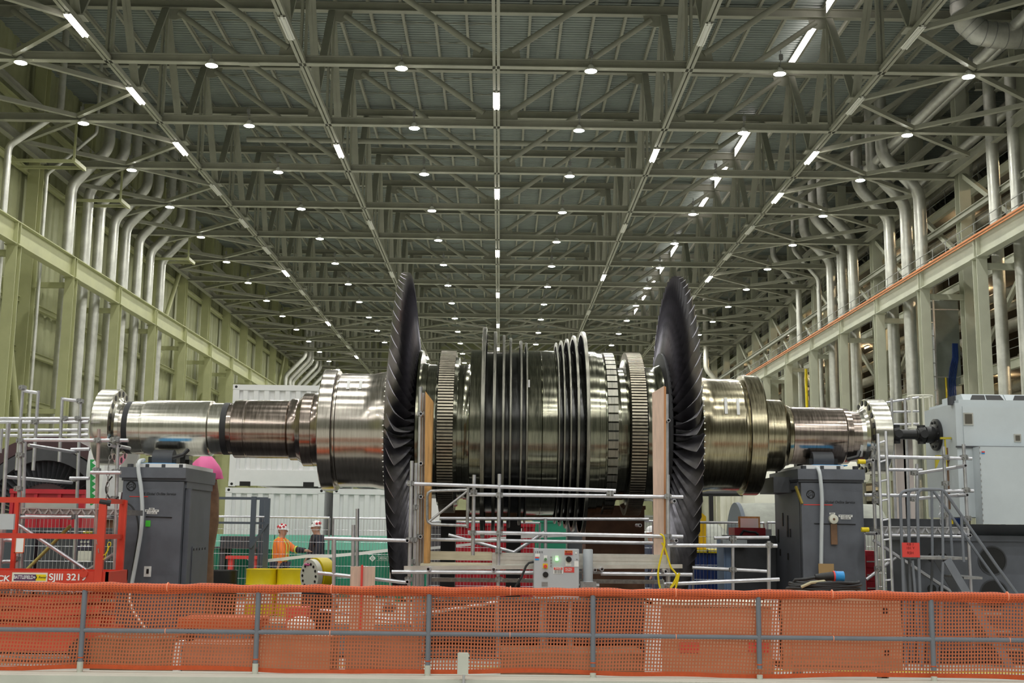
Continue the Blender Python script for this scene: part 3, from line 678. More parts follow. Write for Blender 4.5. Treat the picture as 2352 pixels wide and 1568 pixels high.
def bladed_disc(xa, xb, s, nm):
    ra, rb = (143, 187) if s < 0 else (187, 143)
    hub = turn('bladed_disc', DISC, [(xa, 110), (xa, ra - 4), (xa + 2, ra), (xb - 2, rb), (xb, rb - 4), (xb, 110)], 'dark disc of long curved blades, ' + nm)
    xc = (rx(xa) + rx(xb)) / 2 - (.07 if s > 0 else 0); L = ROOTLOC[rotor.name]
    vs, fs = blade_mesh(s); me = bpy.data.meshes.new('blade'); me.from_pydata(vs, [], fs); me.update()
    me.polygons.foreach_set('use_smooth', [True] * len(me.polygons)); me.set_sharp_from_angle(angle=math.radians(40)); me.materials.append(BLADE)
    rest = MB(); n = 66
    for i in range(n):
        a = 2 * math.pi * i / n + .03
        if math.cos(a) > .72:
            ca, sa = math.cos(a), math.sin(a)
            rest.add([(xc + x, RD + y * ca - z * sa, AZ + y * sa + z * ca) for x, y, z in vs], fs); continue
        o = bpy.data.objects.new('blade', me); C.objects.link(o); o.parent = hub
        o.location = V(xc, RD, AZ) - L; o.rotation_euler = (a, 0, 0); ROOTLOC[o.name] = L
    build(rest, 'blade', BLADE, hub, kind='stuff')
    # bright locking pins at the blade roots on the outer side
    mb = MB(); px, r = (xa - .5, ra + 1) if s < 0 else (xb + .5, rb + 1)
    for i in range(n):
        a = 2 * math.pi * i / n; mb.tube((rx(px) - .012, RD + rr(r) * math.cos(a), AZ + rr(r) * math.sin(a)), (rx(px) + .012, RD + rr(r) * math.cos(a), AZ + rr(r) * math.sin(a)), .012, 6)
    build(mb, 'root_pin', ALU, hub, kind='stuff')
bladed_disc(894, 966, -1, 'left')
bladed_disc(1523, 1594, 1, 'right')
def hit(px, py, r):
    d = ray(px, py); oy, oz = -RD, CAM.z - AZ
    A = d.y ** 2 + d.z ** 2; Bq = 2 * (d.y * oy + d.z * oz); Cq = oy * oy + oz * oz - r * r; D = max(0, Bq * Bq - 4 * A * Cq)
    return CAM + d * ((-Bq - math.sqrt(D)) / (2 * A))
def tape(pts, r, m=PAPER, name='tape_mark'):
    mb = MB(); q = []
    for i in range(9):
        u = i / 8
        for (xa, ya), (xb, yb) in ((pts[0], pts[3]), (pts[1], pts[2])): q.append(hit(xa + (xb - xa) * u, ya + (yb - ya) * u, r))
    build(mb.add(q, [(2 * i, 2 * i + 1, 2 * i + 3, 2 * i + 2) for i in range(8)]), name, m, rotor)
for x in (795, 823): tape([(x, 893), (x + 7, 893), (x + 10, 872), (x + 3, 872)], rr(132.5))
for x, dy in ((1663, 0), (1691, 2)): tape([(x + 2, 950 + dy), (x + 9, 950 + dy), (x + 7, 913 + dy), (x, 913 + dy)], rr(131.5))
tape([(1211, 889), (1217, 889), (1217, 872), (1211, 872)], rr(190.5)); tape([(1972, 1050), (1981, 1048), (1984, 1022), (1977, 1021)], rr(60))
# ================================================================== FOREGROUND: KERB, RAILING, NET
KY = 12.0
zk = at(1176, 1553, KY).z
mb = MB().box(-8, 8, 11.7, 12.16, 0, zk); struct(mb, 'trim_1', KERB)
rail = thing('guard_railing', 'grey tubular guard railing on the kerb in front of the rotor', 'railing', (0, KY, zk))
zr, zm = at(1147, 1356, KY).z, at(1147, 1457, KY).z
build(MB().tube((-8, KY, zr), (8, KY, zr), .024, 14), 'top_rail', RAILP, rail)
build(MB().tube((-8, KY, zm), (8, KY, zm), .022, 14), 'mid_rail', RAILP, rail)
PXS = (-206, 189, 590, 984, 1362, 1743, 2141, 2540)
for px in PXS:
    x = at(px, 1450, KY).x
    p = build(MB().tube((x, KY, zk + .10), (x, KY, zr), .026, 14), 'rail_post', RAILP, rail)
    build(MB().tube((x, KY, zk), (x, KY, zk + .10 if px in (984, 590, 189) else zk + .04), .030, 14), 'post_sleeve', KERB, p)
    build(MB().lathe((x, KY, zk + .14), [(-.006, .028), (-.004, .030), (.004, .030), (.006, .028)], 'Z', 12), 'orange_tie', NETD, p)
# the net hangs behind the posts, rolled over the top rail
net = thing('safety_net', 'orange plastic mesh net tied along the grey guard railing', 'safety net', (0, KY + .06, zk))
mb = MB(); x0, x1 = -6.9, 6.9; cw, ch = .0315, .0345; z0n, z1n = zk + .045, zr - .03
nx, nz = int((x1 - x0) / cw), int((z1n - z0n) / ch); rnd = random.Random(5)
ph = [rnd.uniform(0, 6) for _ in range(6)]
def nety(x, z):
    return KY + .075 + .018 * math.sin(x * 2.1 + ph[0] + z * 2) + .012 * math.sin(x * 5.3 + ph[1]) + .008 * math.sin(z * 9 + x * 3 + ph[2])
def netp(i, j):
    x = x0 + i * cw; z = z0n + j * ch
    zz = z + .008 * math.sin(x * 1.7 + ph[3]) * (1 - j / nz) + .004 * math.sin(x * 7 + ph[4])
    xx = x + .10 * (z - z0n) * (.6 + .4 * math.sin(x * .9 + ph[5])) - .05
    return V(xx, nety(x, z), zz)
vs, fs = [], []
for i in range(nx):
    for j in range(nz):
        a, b, c, d = netp(i, j), netp(i + 1, j), netp(i + 1, j + 1), netp(i, j + 1)
        m = (a + b + c + d) / 4; hu, hv = .25 + rnd.uniform(-.03, .03), .31
        e, f = (b - a), (d - a)
        q = [m - e * hu - f * hv, m + e * hu - f * hv, m + e * hu + f * hv, m - e * hu + f * hv]
        o = len(vs); vs += [a, b, c, d] + q
        fs += [(o, o + 1, o + 5, o + 4), (o + 1, o + 2, o + 6, o + 5), (o + 2, o + 3, o + 7, o + 6), (o + 3, o, o + 4, o + 7)]
mb.add(vs, fs); build(mb, 'mesh_sheet', NET, net, smooth=False)
pts = [V(x0 + i * .08, KY + .002 + .006 * math.sin(i * .31), zr - .004 + .005 * math.sin(i * .53) + .003 * math.sin(i * 1.7)) for i in range(int((x1 - x0) / .08) + 1)]
build(MB().path(pts, [.041 + .004 * math.sin(i * .9) for i in range(len(pts))], 10), 'rolled_top_edge', NETR, net, 60, 'solid orange rolled edge over the rail', fixn=True)
mb = MB(); vs = []
for i in range(int((x1 - x0) / .1) + 1):
    x = x0 + i * .1; y = nety(x, z1n) - .012; dz = .012 * math.sin(x * 2.3) + .006 * math.sin(x * 6)
    vs += [(x, KY - .02, zr - .02), (x, KY + .01, zr - .055 + dz)]
mb.add(vs, [(2 * i, 2 * i + 1, 2 * i + 3, 2 * i + 2) for i in range(len(vs) // 2 - 1)]); build(mb, 'folded_hem', NETR, net)
mb = MB(); vs = []
for i in range(int((x1 - x0) / .1) + 1):
    x = x0 + i * .1; y = nety(x, z0n) - .01; dz = .014 * math.sin(x * 1.7 + 1) + .006 * math.sin(x * 4.1)
    vs += [(x, y, zk + .012 + dz), (x, y, zk + .055 + dz)]
mb.add(vs, [(2 * i, 2 * i + 1, 2 * i + 3, 2 * i + 2) for i in range(len(vs) // 2 - 1)]); build(mb, 'bottom_band', NETD, net, label='solid orange band along the bottom')
mb = MB()
for px in (383, 760, 1172, 1552, 1912, 2315):
    for z in (zr, zm): mb.lathe((at(px, 1400, KY).x, KY, z), [(-.004, .047 if z == zr else .026), (.004, .047 if z == zr else .026)], 'X', 12)
build(mb, 'plastic_tie', mat('pale_orange_tie', (.95, .35, .2), .5), net)
# small grey junction box on the kerb
a, b = at(1052, 1547, 11.66), at(1075, 1500, 11.66)
t = thing('junction_box', 'small grey electrical junction box fixed to the kerb in front of the net', 'junction box', ((a.x + b.x) / 2, 11.7, a.z))
build(MB().box(a.x, b.x, 11.64, 11.74, a.z, b.z), 'box_body', KERB, t)
build(MB().box(a.x - .006, b.x + .006, 11.625, 11.64, a.z - .004, b.z + .006).box(b.x - .012, b.x + .014, 11.63, 11.65, b.z - .03, b.z - .01), 'box_lid', KERB, t)
build(MB().path([V((a.x + b.x) / 2 + .01, 11.68, a.z), V((a.x + b.x) / 2 + .005, 11.68, a.z - .1), V((a.x + b.x) / 2 - .01, 11.68, 0)], .014, 8), 'conduit', GALV, t)

# ================================================================== BEHIND THE NET
struct(MB().box(-7, 9, 14.7, 14.78, 0.0, 0.004), 'trim_2', YELLOW)
def rectbox(px0, py0, px1, py1, Y, depth, name, m, label, cat, group=None, floor=False):
    a, b = at(px0, py1, Y), at(px1, py0, Y)
    return solo(MB().box(a.x, b.x, Y, Y + depth, 0.0 if floor else a.z, b.z), name, m, label, cat, group)
# steel tool cabinet on castors
Y = 12.9; a, b = at(1800, 1538, Y), at(2068, 1364, Y)
TAN = mat('tan_cabinet', (.52, .30, .19), .5, noise=.05, scale=3)
t = thing('tool_cabinet', 'wide tan steel tool cabinet on castors behind the net', 'cabinet', ((a.x + b.x) / 2, Y + .3, 0))
build(MB().box(a.x, b.x, Y, Y + .62, a.z, b.z), 'cabinet_body', TAN, t)
build(MB().box(a.x + .10, b.x - .12, Y - .015, Y, a.z + .05, b.z - .04), 'door', TAN, t)
build(MB().box(a.x - .08, a.x - .04, Y - .01, Y + .5, a.z + .1, b.z + .01).box(a.x - .08, a.x, Y - .01, Y + .5, b.z - .03, b.z + .01), 'push_handle', WHITE, t)
for z in (a.z + (b.z - a.z) * .78, a.z + (b.z - a.z) * .24): build(MB().lathe((b.x - .18, Y - .02, z), [(-.005, .035), (.005, .035)], 'Y', 14), 'round_latch', BLACK, t)
for x in (a.x + .18, b.x - .18):
    c = build(MB().box(x - .05, x + .05, Y + .08, Y + .18, .11, a.z), 'caster', GALVD, t); build(MB().tube((x - .03, Y + .13, .085), (x + .03, Y + .13, .085), .085, 18), 'wheel', RUBBER, c)
# brown crate with a white frame
Y = 13.1; a, b = at(1520, 1553, Y), at(1775, 1385, Y)
t = thing('parts_crate', 'low brown crate with a white end frame behind the net', 'crate', ((a.x + b.x) / 2, Y + .3, 0))
build(MB().box(a.x, b.x, Y, Y + .7, .06, b.z - .04), 'crate_body', TAN, t); build(MB().box(a.x - .1, a.x, Y - .02, Y + .7, 0, b.z + .02), 'end_frame', WHITE, t)
build(MB().box(a.x - .1, b.x, Y - .03, Y + .72, b.z - .04, b.z), 'lid', CREAM, t)
for px in (1560, 1720):
    p, q = at(px, 1498, Y - .01), at(px + 45, 1475, Y - .01); label_plate(p, q, SIGNRED, t, label='small red sticker')
solo(MB().box(-7.2, 8.4, 15.7, 20.6, .0, .02), 'added_dark_mat', RUBBER, 'unseen dark mat added under the rotor to darken its reflections', 'mat')  # added out of view so the rotor's underside reflects dark
# pallet stack and boxes on the left behind the net
rectbox(205, 1466, 395, 1546, 13.6, .7, 'machine_skid', BROWN, 'low dark brown machine skid behind the left net', 'skid', floor=True)
rectbox(395, 1475, 412, 1548, 13.7, .3, 'white_post', WHITE, 'short white marker post beside the brown skid', 'post', floor=True)
rectbox(408, 1422, 598, 1440, 14.6, .6, 'stretcher_board', NETD, 'orange board lying on trestles behind the net', 'board')
solo(MB().box(at(420, 1440, 14.7).x, at(430, 1440, 14.7).x, 14.7, 15.1, 0, at(420, 1440, 14.7).z).box(at(575, 1440, 14.7).x, at(585, 1440, 14.7).x, 14.7, 15.1, 0, at(420, 1440, 14.7).z), 'trestle', BROWN, 'brown trestle holding up the orange board', 'trestle')
rectbox(418, 1480, 580, 1540, 13.8, .7, 'steel_crate', mat('rust_crate', (.33, .15, .09), .6, noise=.2, scale=3), 'rust brown crate behind the net below the orange board', 'crate', floor=True)
rectbox(655, 1396, 703, 1448, 14.4, .35, 'red_bin', SIGNRED, 'red plastic bin standing behind the net', 'bin', floor=True)
rectbox(595, 1462, 760, 1545, 13.6, .8, 'wooden_crate', mat('amber_crate', (.42, .2, .11), .6, noise=.15, scale=3), 'amber crate behind the net right of the second post', 'crate', floor=True)
rectbox(792, 1460, 960, 1548, 13.4, .8, 'dark_crate', mat('umber_crate', (.27, .13, .08), .6, noise=.2, scale=3), 'dark umber crate behind the net left of the wooden upright', 'crate', floor=True)
Y = 13.9; c = at(690, 1446, Y); solo(MB().ball((c.x, Y, c.z + .05), .13, (1.3, 1, .8)), 'cleaning_rag', TARP, 'crumpled white rag on the amber crate', 'rag')
rectbox(1150, 1500, 1480, 1520, 14.0, .8, 'steel_skid', BROWN, 'low dark steel skid under the control box', 'skid', floor=True)
pts = [at(x, y, 14.5) for x, y in ((297, 1345), (297, 1375), (305, 1400), (325, 1430), (345, 1455), (352, 1480), (356, 1520), (370, 1523))]
solo(MB().path(pts, .014, 8), 'white_hose', WHITE, 'thin white hose hanging down behind the net from the left pedestal', 'hose', fixn=True)

# ================================================================== SCISSOR LIFT
Y = 14.55
lift = thing('scissor_lift', 'red scissor lift with white lettering at the left edge', 'lift', (at(100, 1500, Y).x, Y + .4, 0))
xl, xr = at(-260, 1300, Y).x, at(228, 1300, Y).x; Yb = Y + .78
zt, zmid, zp1, zp0 = at(150, 1148, Y).z, at(150, 1232, Y).z, at(150, 1312, Y).z, at(150, 1338, Y).z
R = .028
pl = build(MB().box(xl, xr + .11, Y, Y + .03, zp0, zp1).box(xl, xr + .11, Yb - .03, Yb, zp0, zp1).box(xl, xr + .11, Y, Yb, zp0 - .04, zp0).box(xr + .08, xr + .11, Y, Yb, zp0, zp1), 'platform_tray', RED, lift)
for z, nm in ((zt, 'guard_rail'), (zmid, 'mid_rail')):
    for yy in (Y, Yb): build(MB().bar((xl, yy, z), (xr + .02, yy, z), .04, .055), nm, RED, lift, 20)
    build(MB().bar((xr, Y, z), (xr, Yb, z), .04, .055), nm, RED, lift, 20)
for x, yy in ((xr, Y), (xr, Yb), (xl + 1.2, Yb), (xl + .02, Y), (xl + .02, Yb)): build(MB().bar((x, yy, zp0), (x, yy, zt + .02), .09 if (yy == Y and x > -2) or x == xr else .05, .05, V(0, 1, 0)), 'guard_post', RED, lift, 20)
build(MB().tube((xr - .18, Y - .02, zp1 - .02), (xr - .18, Y + .02, zp1 - .02), .05, 14).tube((xr - .18, Y - .03, zp1 + .03), (xr - .18, Y - .02, zp1 + .03), .015, 8), 'gate_latch', RED, lift)
s = build(MB(), 'dummy', RED, lift) if False else None
mb = MB()
for k in range(3):
    z0, z1 = .34 + k * .15, .34 + (k + 1) * .15
    for yy in (Y + .12, Yb - .12): mb.bar((xl + .1, yy, z0), (xr, yy, z1), .04, .09).bar((xl + .1, yy + .05, z1), (xr, yy + .05, z0), .04, .09)
build(mb, 'scissor_arm', RED, lift, 20)
build(MB().box(xl, xr + .12, Y + .02, Yb - .02, .16, .42), 'chassis', RED, lift)
for x in (xl + .35, xr - .15):
    for yy in (Y, Yb - .1): build(MB().tube((x, yy, .16), (x, yy + .1, .16), .16, 20), 'wheel', RUBBER, lift)
zc = (zp0 + zp1) / 2
p, q = at(27, 1336, Y - .004), at(110, 1315, Y - .004)
lp_ = label_plate(p, q, CREAM, lift, 'name_plate', label='plate in white, purple and yellow')
p, q = at(31, 1333, Y - .009), at(83, 1319, Y - .009); build(MB().box(p.x, q.x, Y - .0095, Y - .006, p.z, q.z), 'purple_panel', mat('purple_panel', (.10, .03, .10), .5), lp_)
p, q = at(82, 1333, Y - .009), at(106, 1319, Y - .009); build(MB().box(p.x, q.x, Y - .0095, Y - .006, p.z, q.z), 'yellow_panel', YELLOW, lp_)
def T(s, px, py, Y, hpx, m, parent, wpx=None, **kw): return text(s, m, at(px, py, Y), hpx * Y / FPX * 1.36, parent, width=wpx * Y / FPX if wpx else None, **kw)
T('BATTLEFIELD', 54, 1325.5, Y - .012, 8, WHITE, lp_, wpx=43, bold=.015)
p = at(81, 1325.5, Y - .012); em = build(MB().lathe((p.x, Y - .011, p.z), [(-.004, .0005), (-.004, .019), (0, .019)], 'Y', 20, caps=False), 'round_emblem', BLACK, lp_); build(MB().lathe((p.x - .007, Y - .016, p.z), [(-.003, .0005), (-.003, .013), (0, .013)], 'Y', 16, caps=False), 'emblem_centre', PANELGREY, em)
T('Rental', 97, 1325.5, Y - .012, 5, BLACK, lp_, wpx=17, shear=.25)
T('SJIII 3219', 155, 1325.5, Y - .006, 15, WHITE, lift, wpx=83, bold=.02); T('SKYJACK', -22, 1328, Y - .006, 13, WHITE, lift, wpx=86, bold=.025, shear=.1)
p, q = at(33, 1270, Y - .03), at(58, 1236, Y - .03)
tag_ = label_plate(p, q, PAPER, lift, 'inspection_tag', label='white tag with orange edge')
build(MB().box(p.x, p.x + .012, Y - .04, Y - .036, p.z, q.z).box(q.x - .012, q.x, Y - .04, Y - .036, p.z, q.z).box(p.x, q.x, Y - .04, Y - .036, p.z, p.z + .012), 'orange_edge', NETD, tag_)
a, b = at(-40, 1215, Y - .03), at(35, 1180, Y - .03)
build(MB().box(a.x, b.x, Y - .06, Y - .02, a.z, b.z), 'control_box', PANELGREY, lift)
p = at(242, 1153, Y); build(MB().path([p + V(-.06, 0, .01), p, p + V(.06, .02, -.01)], .04, 10), 'foam_grip', RUBBER, lift, fixn=True)
def chain(pts, name, m, parent, r=.016, pitch=.05):
    mb = MB()
    for i in range(len(pts) - 1):
        L = (pts[i + 1] - pts[i]).length; n = max(1, int(L / pitch))
        for j in range(n):
            c = pts[i].lerp(pts[i + 1], (j + .5) / n); d = (pts[i + 1] - pts[i]).normalized(); a, b = basis(d); e = a if j % 2 else b
            loop = [c + d * (pitch * .62 * math.cos(t)) + e * (r * math.sin(t)) for t in [2 * math.pi * k / 8 for k in range(9)]]
            mb.path(loop, .0045, 5, False)
    return build(mb, name, m, parent)
chain([at(222, 1240, Y - .02), at(228, 1270, Y - .02), at(236, 1283, Y - .02)], 'chain', GALVD, lift)
chain([at(236, 1283, Y - .02), at(247, 1265, Y - .02), at(252, 1245, Y - .02)], 'yellow_chain', YELLOW, lift, .02)

# ================================================================== PEDESTALS
def pedestal(x0, x1, Y0, Y1, ztop, label, lefts, name='rotor_pedestal'):
    cx = (x0 + x1) / 2
    t = thing(name, label, 'pedestal', (cx, (Y0 + Y1) / 2, 0), 'grey rotor pedestals')
    ch = .0
    body = build(MB().box(x0, x1, Y0 + .10, Y1 - .10, .0, ztop - .10).box(x0 + .0, x1 - .0, Y0, Y0 + .12, .0, ztop - .05).box(x0 + .05, x1 - .05, Y1 - .12, Y1, .0, ztop - .2), 'pedestal_body', GREYP, t)
    build(MB().box(x0 - .03, x1 + .02, Y0 + .1, Y1 - .1, ztop - .14, ztop - .03), 'cap_collar', GREYP, t)
    mb = MB().box(x0 - .05, x1 + .03, Y0 - .04, Y1 + .02, ztop, ztop + .15).box(x0 - .03, x1 + .03, Y0 + .02, Y1 - .02, ztop - .04, ztop)
    top = build(mb, 'top_plate', GREYP, t)
    mb = MB()
    for u in (.12, .38, .62, .88):
        for yy in (Y0 + .08, Y1 - .08): mb.tube((x0 - .05 + (x1 - x0 + .1) * u, yy, ztop + .15), (x0 - .05 + (x1 - x0 + .1) * u, yy, ztop + .2), .045, 6)
    build(mb, 'hex_bolt', GREYD, top)
    return t, body
def cradle(t, x0, x1, xr0, xr1, Y0, Y1, zt, zs):
    """packing, blue pad and the rollers the shaft sits on"""
    build(MB().box(x0, x1, Y0 + .05, Y1 - .05, zt + .15, zt + .21), 'packing_plate', WHITE, t, label='white wrapped packing')
    build(MB().box(xr0 - .08, xr1 + .12, Y0 + .2, Y0 + .38, zt + .21, zt + .225), 'blue_pad', BRIGHTBLUE, t)
    for yy in (17.58, 18.42):
        d = .42 if yy > 18 else -.42; zr_ = zs + .06
        r_ = build(MB().tube((xr0, 18 + d * .86, zt + .31), (xr1, 18 + d * .86, zt + .31), .13, 24), 'support_roller', GREYD, t)
        build(MB().box(xr1, xr1 + .06, 18 + d * .86 - .1, 18 + d * .86 + .1, zt + .2, zt + .33).box(xr0 - .06, xr0, 18 + d * .86 - .1, 18 + d * .86 + .1, zt + .2, zt + .33), 'roller_bracket', BLACK, r_)
    build(MB().path([V(xr1 + .1, Y0 + .15, zt + .3), V(xr1 + .25, Y0 + .12, zt + .34), V(xr1 + .3, Y0 + .2, zt + .42)], .03, 8), 'clamp_lever', BLACK, t, fixn=True)
Y0, Y1 = 17.05, 18.8
lx0, lx1 = at(277, 1200, Y0).x, at(417, 1200, Y0).x; zt = at(340, 1097, Y0).z
pl, bodyl = pedestal(lx0, lx1, Y0, Y1, zt, 'grey pedestal under the left shaft end, with a green square label', True)
shaftz = AZ - rr(64)
cradle(pl, lx0 + .15, lx1 + .0, at(354, 1030, 17.6).x, at(400, 1030, 17.6).x, Y0, Y1, zt, shaftz)
Y = Y0 - .004
def gelogo(px, py, rpx, Y, parent):
    c = at(px, py, Y); r = rpx * Y / FPX; mb = MB()
    ring = [V(c.x + r * math.cos(t), Y, c.z + r * math.sin(t)) for t in [2 * math.pi * i / 28 for i in range(29)]]; mb.path(ring, r * .10, 6, False)
    for k in range(4):
        a = math.pi / 2 * k + .5; mb.path([V(c.x + r * q * math.cos(a + u), Y, c.z + r * q * math.sin(a + u)) for q, u in ((.95, 0), (.82, .18), (.72, .42), (.78, .68), (.88, .72))], r * .07, 5)
    lg = build(mb, 'round_logo', BLACK, parent); text('GE', BLACK, V(c.x, Y, c.z), r * 1.25, lg, shear=.35); return lg
gelogo(301, 1116, 10, Y, bodyl)
T('GE Global OnSite Service', 364, 1134, Y, 6, BLACK, bodyl, wpx=78, shear=.25)
p, q = at(297, 1140.5, Y), at(340, 1139.3, Y); build(MB().box(p.x, q.x, Y, Y + .003, p.z, q.z), 'red_line', SIGNRED, bodyl)
for x0, y0, x1, y1 in ((342, 1170, 355, 1166), (333, 1175, 365, 1170), (337, 1180, 361, 1175)):
    label_plate(at(x0, y0, Y), at(x1, y1, Y), PAPER, bodyl)
T('100A', 348, 1168, Y - .006, 3, BLACK, bodyl); T('84\" X 84\" X 100\"', 349, 1172.5, Y - .006, 3, BLACK, bodyl, wpx=27); T('17,500 LBS.', 349, 1177.5, Y - .006, 3, BLACK, bodyl)
label_plate(at(334, 1209, Y), at(346, 1195, Y), mat('green_sticker', (.08, .62, .05), .5), bodyl, label='bright green square sticker')
label_plate(at(330, 1324, Y), at(348, 1300, Y), PAPER, bodyl, 'socket_plate', label='white socket plate'); label_plate(at(336, 1317, Y - .006), at(342, 1306, Y - .006), BLACK, bodyl, 'socket')
build(MB().bar(at(335, 1186, Y), at(395, 1188, Y), .012, .012), 'grab_line', BLACK, bodyl)
# hatch on the right side face, vertical seam
x = lx1; build(MB().box(x, x + .012, 17.7, 18.5, at(440, 1345, 17.7).z - .3, at(440, 1255, 17.7).z), 'side_hatch', GREYP, bodyl)
mb = MB()
for i in range(5):
    for z in (at(440, 1255, 17.7).z - .04,): mb.tube((x + .012, 17.76 + i * .17, z), (x + .02, 17.76 + i * .17, z), .018, 8)
build(mb, 'hatch_bolt', BLACK, bodyl)
build(MB().box(x - .04, x + .07, Y0 + .14, Y0 + .22, 0, zt - .14), 'corner_rib', GREYP, bodyl)
# white cable hanging over the front
def hose(pts, Y, r, name, m, label, cat):
    P = []; q = [at(x, y, yy if isinstance(Y, list) else Y) for (x, y), yy in zip(pts, Y if isinstance(Y, list) else [Y] * len(pts))]
    for i in range(len(q) - 1):
        a, b, c, d = q[max(i - 1, 0)], q[i], q[i + 1], q[min(i + 2, len(q) - 1)]
        for s in range(6):
            u = s / 6; P.append(.5 * ((2 * b) + (c - a) * u + (2 * a - 5 * b + 4 * c - d) * u * u + (3 * b - a - 3 * c + d) * u ** 3))
    P.append(q[-1]); return solo(MB().path(P, r, 10), name, m, label, cat, fixn=True)
HOSE = mat('pale_hose', (.62, .66, .68), .45)
hose([(330, 1056), (320, 1060), (318, 1080), (324, 1120), (327, 1170), (324, 1220), (316, 1270), (303, 1340), (299, 1360)], [17.3, 17.0, 16.95, 16.95, 16.95, 16.95, 16.95, 16.9, 16.8], .028, 'pale_hose', HOSE, 'thick pale hose hanging down the front of the left pedestal', 'hose')
hose([(278, 1152), (300, 1160), (314, 1185), (318, 1220), (312, 1260), (304, 1310)], 16.97, .012, 'black_cable', RUBBER, 'thin black cable looping down the left pedestal', 'cable')
# right pedestal
rx0, rx1 = at(1842, 1200, Y0).x, at(1984, 1200, Y0).x; zt2 = at(1900, 1101, Y0).z
pr, bodyr = pedestal(rx0, rx1, Y0, Y1, zt2, 'grey pedestal under the right shaft end, with a round dial on its front', False)
cradle(pr, rx0 + .05, rx1 - .25, at(1865, 1050, 17.6).x, at(1912, 1050, 17.6).x, Y0, Y1, zt2, shaftz)
gelogo(1862, 1135, 9, Y, bodyr); T('GE Global OnSite Service', 1923, 1153, Y, 6, BLACK, bodyr, wpx=80, shear=.25)
p, q = at(1846, 1159.5, Y), at(1912, 1158.3, Y); build(MB().box(p.x, q.x, Y, Y + .003, p.z, q.z), 'red_line', SIGNRED, bodyr)
c = at(1913.5, 1192, Y); d_ = build(MB().lathe((c.x, Y, c.z), [(-.05, .055), (-.045, .065), (0, .07)], 'Y', 24), 'dial', CREAM, bodyr, label='round cream dial'); build(MB().lathe((c.x, Y - .05, c.z), [(-.01, .015), (.0, .018)], 'Y', 10), 'dial_pin', BROWN, d_)
a, b = at(1908, 1250, Y), at(1921, 1203, Y); build(MB().box(a.x, b.x, Y - .035, Y, a.z, b.z), 'hanging_block', BROWN, bodyr, label='brown wooden block')
for x0, y0, x1, y1 in ((1905, 1181, 1918, 1177), (1926, 1187, 1958, 1182), (1931, 1192, 1954, 1187)): label_plate(at(x0, y0, Y), at(x1, y1, Y), PAPER, bodyr)
T('100A', 1911, 1179, Y - .006, 3, BLACK, bodyr); T('84\" X 84\" X 100\"', 1942, 1184.5, Y - .006, 3, BLACK, bodyr, wpx=27); T('17,500 LBS.', 1942, 1189.5, Y - .006, 3, BLACK, bodyr)
build(MB().bar(at(1870, 1202, Y), at(1965, 1204, Y), .012, .012), 'grab_line', BLACK, bodyr)
mb = MB()
for yy, z, h in ((17.9, 1.75, .16), (18.2, 1.85, .1), (18.5, 1.6, .1), (17.75, 1.65, .06), (17.9, 1.3, .05), (18.4, 1.35, .05)): mb.box(rx0 - .012, rx0, yy - .03, yy + .03, z - h, z + h)
build(mb, 'lifting_slot', BLACK, bodyr)
build(MB().box(rx0 - .28, rx0 - .0, Y0 + .5, Y1 - .3, zt2 - .18, zt2 + .05), 'side_bracket', GREYD, pr)
build(MB().bar((rx0 - .05, Y0 + .1, zt2 - .1), (rx0 + .0, Y0 - .03, zt2 - .35), .03, .03), 'yellow_lever', mat('dull_yellow', (.35, .27, .05), .5), pr)
hose([(1868, 1073), (1880, 1078), (1885, 1105), (1888, 1150), (1887, 1220), (1886, 1300), (1886, 1345)], [17.3, 17.0, 16.95, 16.95, 16.95, 16.95, 16.9], .028, 'pale_hose', HOSE, 'thick pale hose hanging down the front of the right pedestal', 'hose')
# cardboard sheet, cable coil and plug on a cabinet in front of it
Yc = 13.2; ztop = at(1930, 1347, Yc).z
rectbox(1880, 1320, 1916, 1294, 16.9, .02, 'cardboard_sheet', mat('cardboard', (.42, .27, .12), .7), 'small brown cardboard sheet leaning on the right pedestal', 'cardboard')
bpy.data.objects['cardboard_sheet'].location.z -= 0
t = thing('cable_coil', 'coil of thick black cable with a blue plug lying on the tan cabinet', 'cable', (at(1892, 1347, Yc).x, Yc, at(1892, 1365, 12.95).z))
c = V(at(1892, 1347, Yc).x, Yc, at(1892, 1364, 12.95).z + .02); mb = MB(); P = []
for i in range(121):
    a = i / 120 * 2 * math.pi * 5; rrr = .36 + .05 * math.sin(i * .11) ; P.append(V(c.x + rrr * 1.0 * math.cos(a), c.y + .24 * math.sin(a), c.z + .02 + .016 * (i / 24) + .006 * math.sin(i)))
build(mb.path(P, .016, 8), 'cable', RUBBER, t, 60, fixn=True)
a, b = c + V(-.14, -.1, .155), c + V(.04, -.14, .165)
build(MB().path([c + V(-.36, -.02, .06), c + V(-.33, -.06, .12), c + V(-.22, -.1, .13), a + V(.05, 0, 0)], .018, 8), 'cable_tail', RUBBER, t, 60, fixn=True)
pg = build(MB().path([a + V(.02, 0, 0), a + V(.08, 0, 0), b, b + V(.04, 0, 0)], [.028, .042, .048, .05], 14), 'plug_body', RUBBER, t, fixn=True)
bb = b + V(.04, -.004, 0); build(MB().lathe(bb, [(0, .056), (.012, .062), (.02, .057), (.10, .057), (.10, .045), (.03, .042)], 'X', 20), 'blue_sleeve', BRIGHTBLUE, pg, fixn=True); build(MB().lathe(bb, [(-.014, .058), (.0, .062)], 'X', 20), 'red_ring', SIGNRED, pg)
build(MB().path([c + V(-.3, -.2, .05), c + V(-.2, -.23, .1), c + V(-.05, -.2, .115), c + V(.0, -.1, .09)], .018, 6), 'tie_strap', mat('khaki_strap', (.5, .46, .3), .7), t)
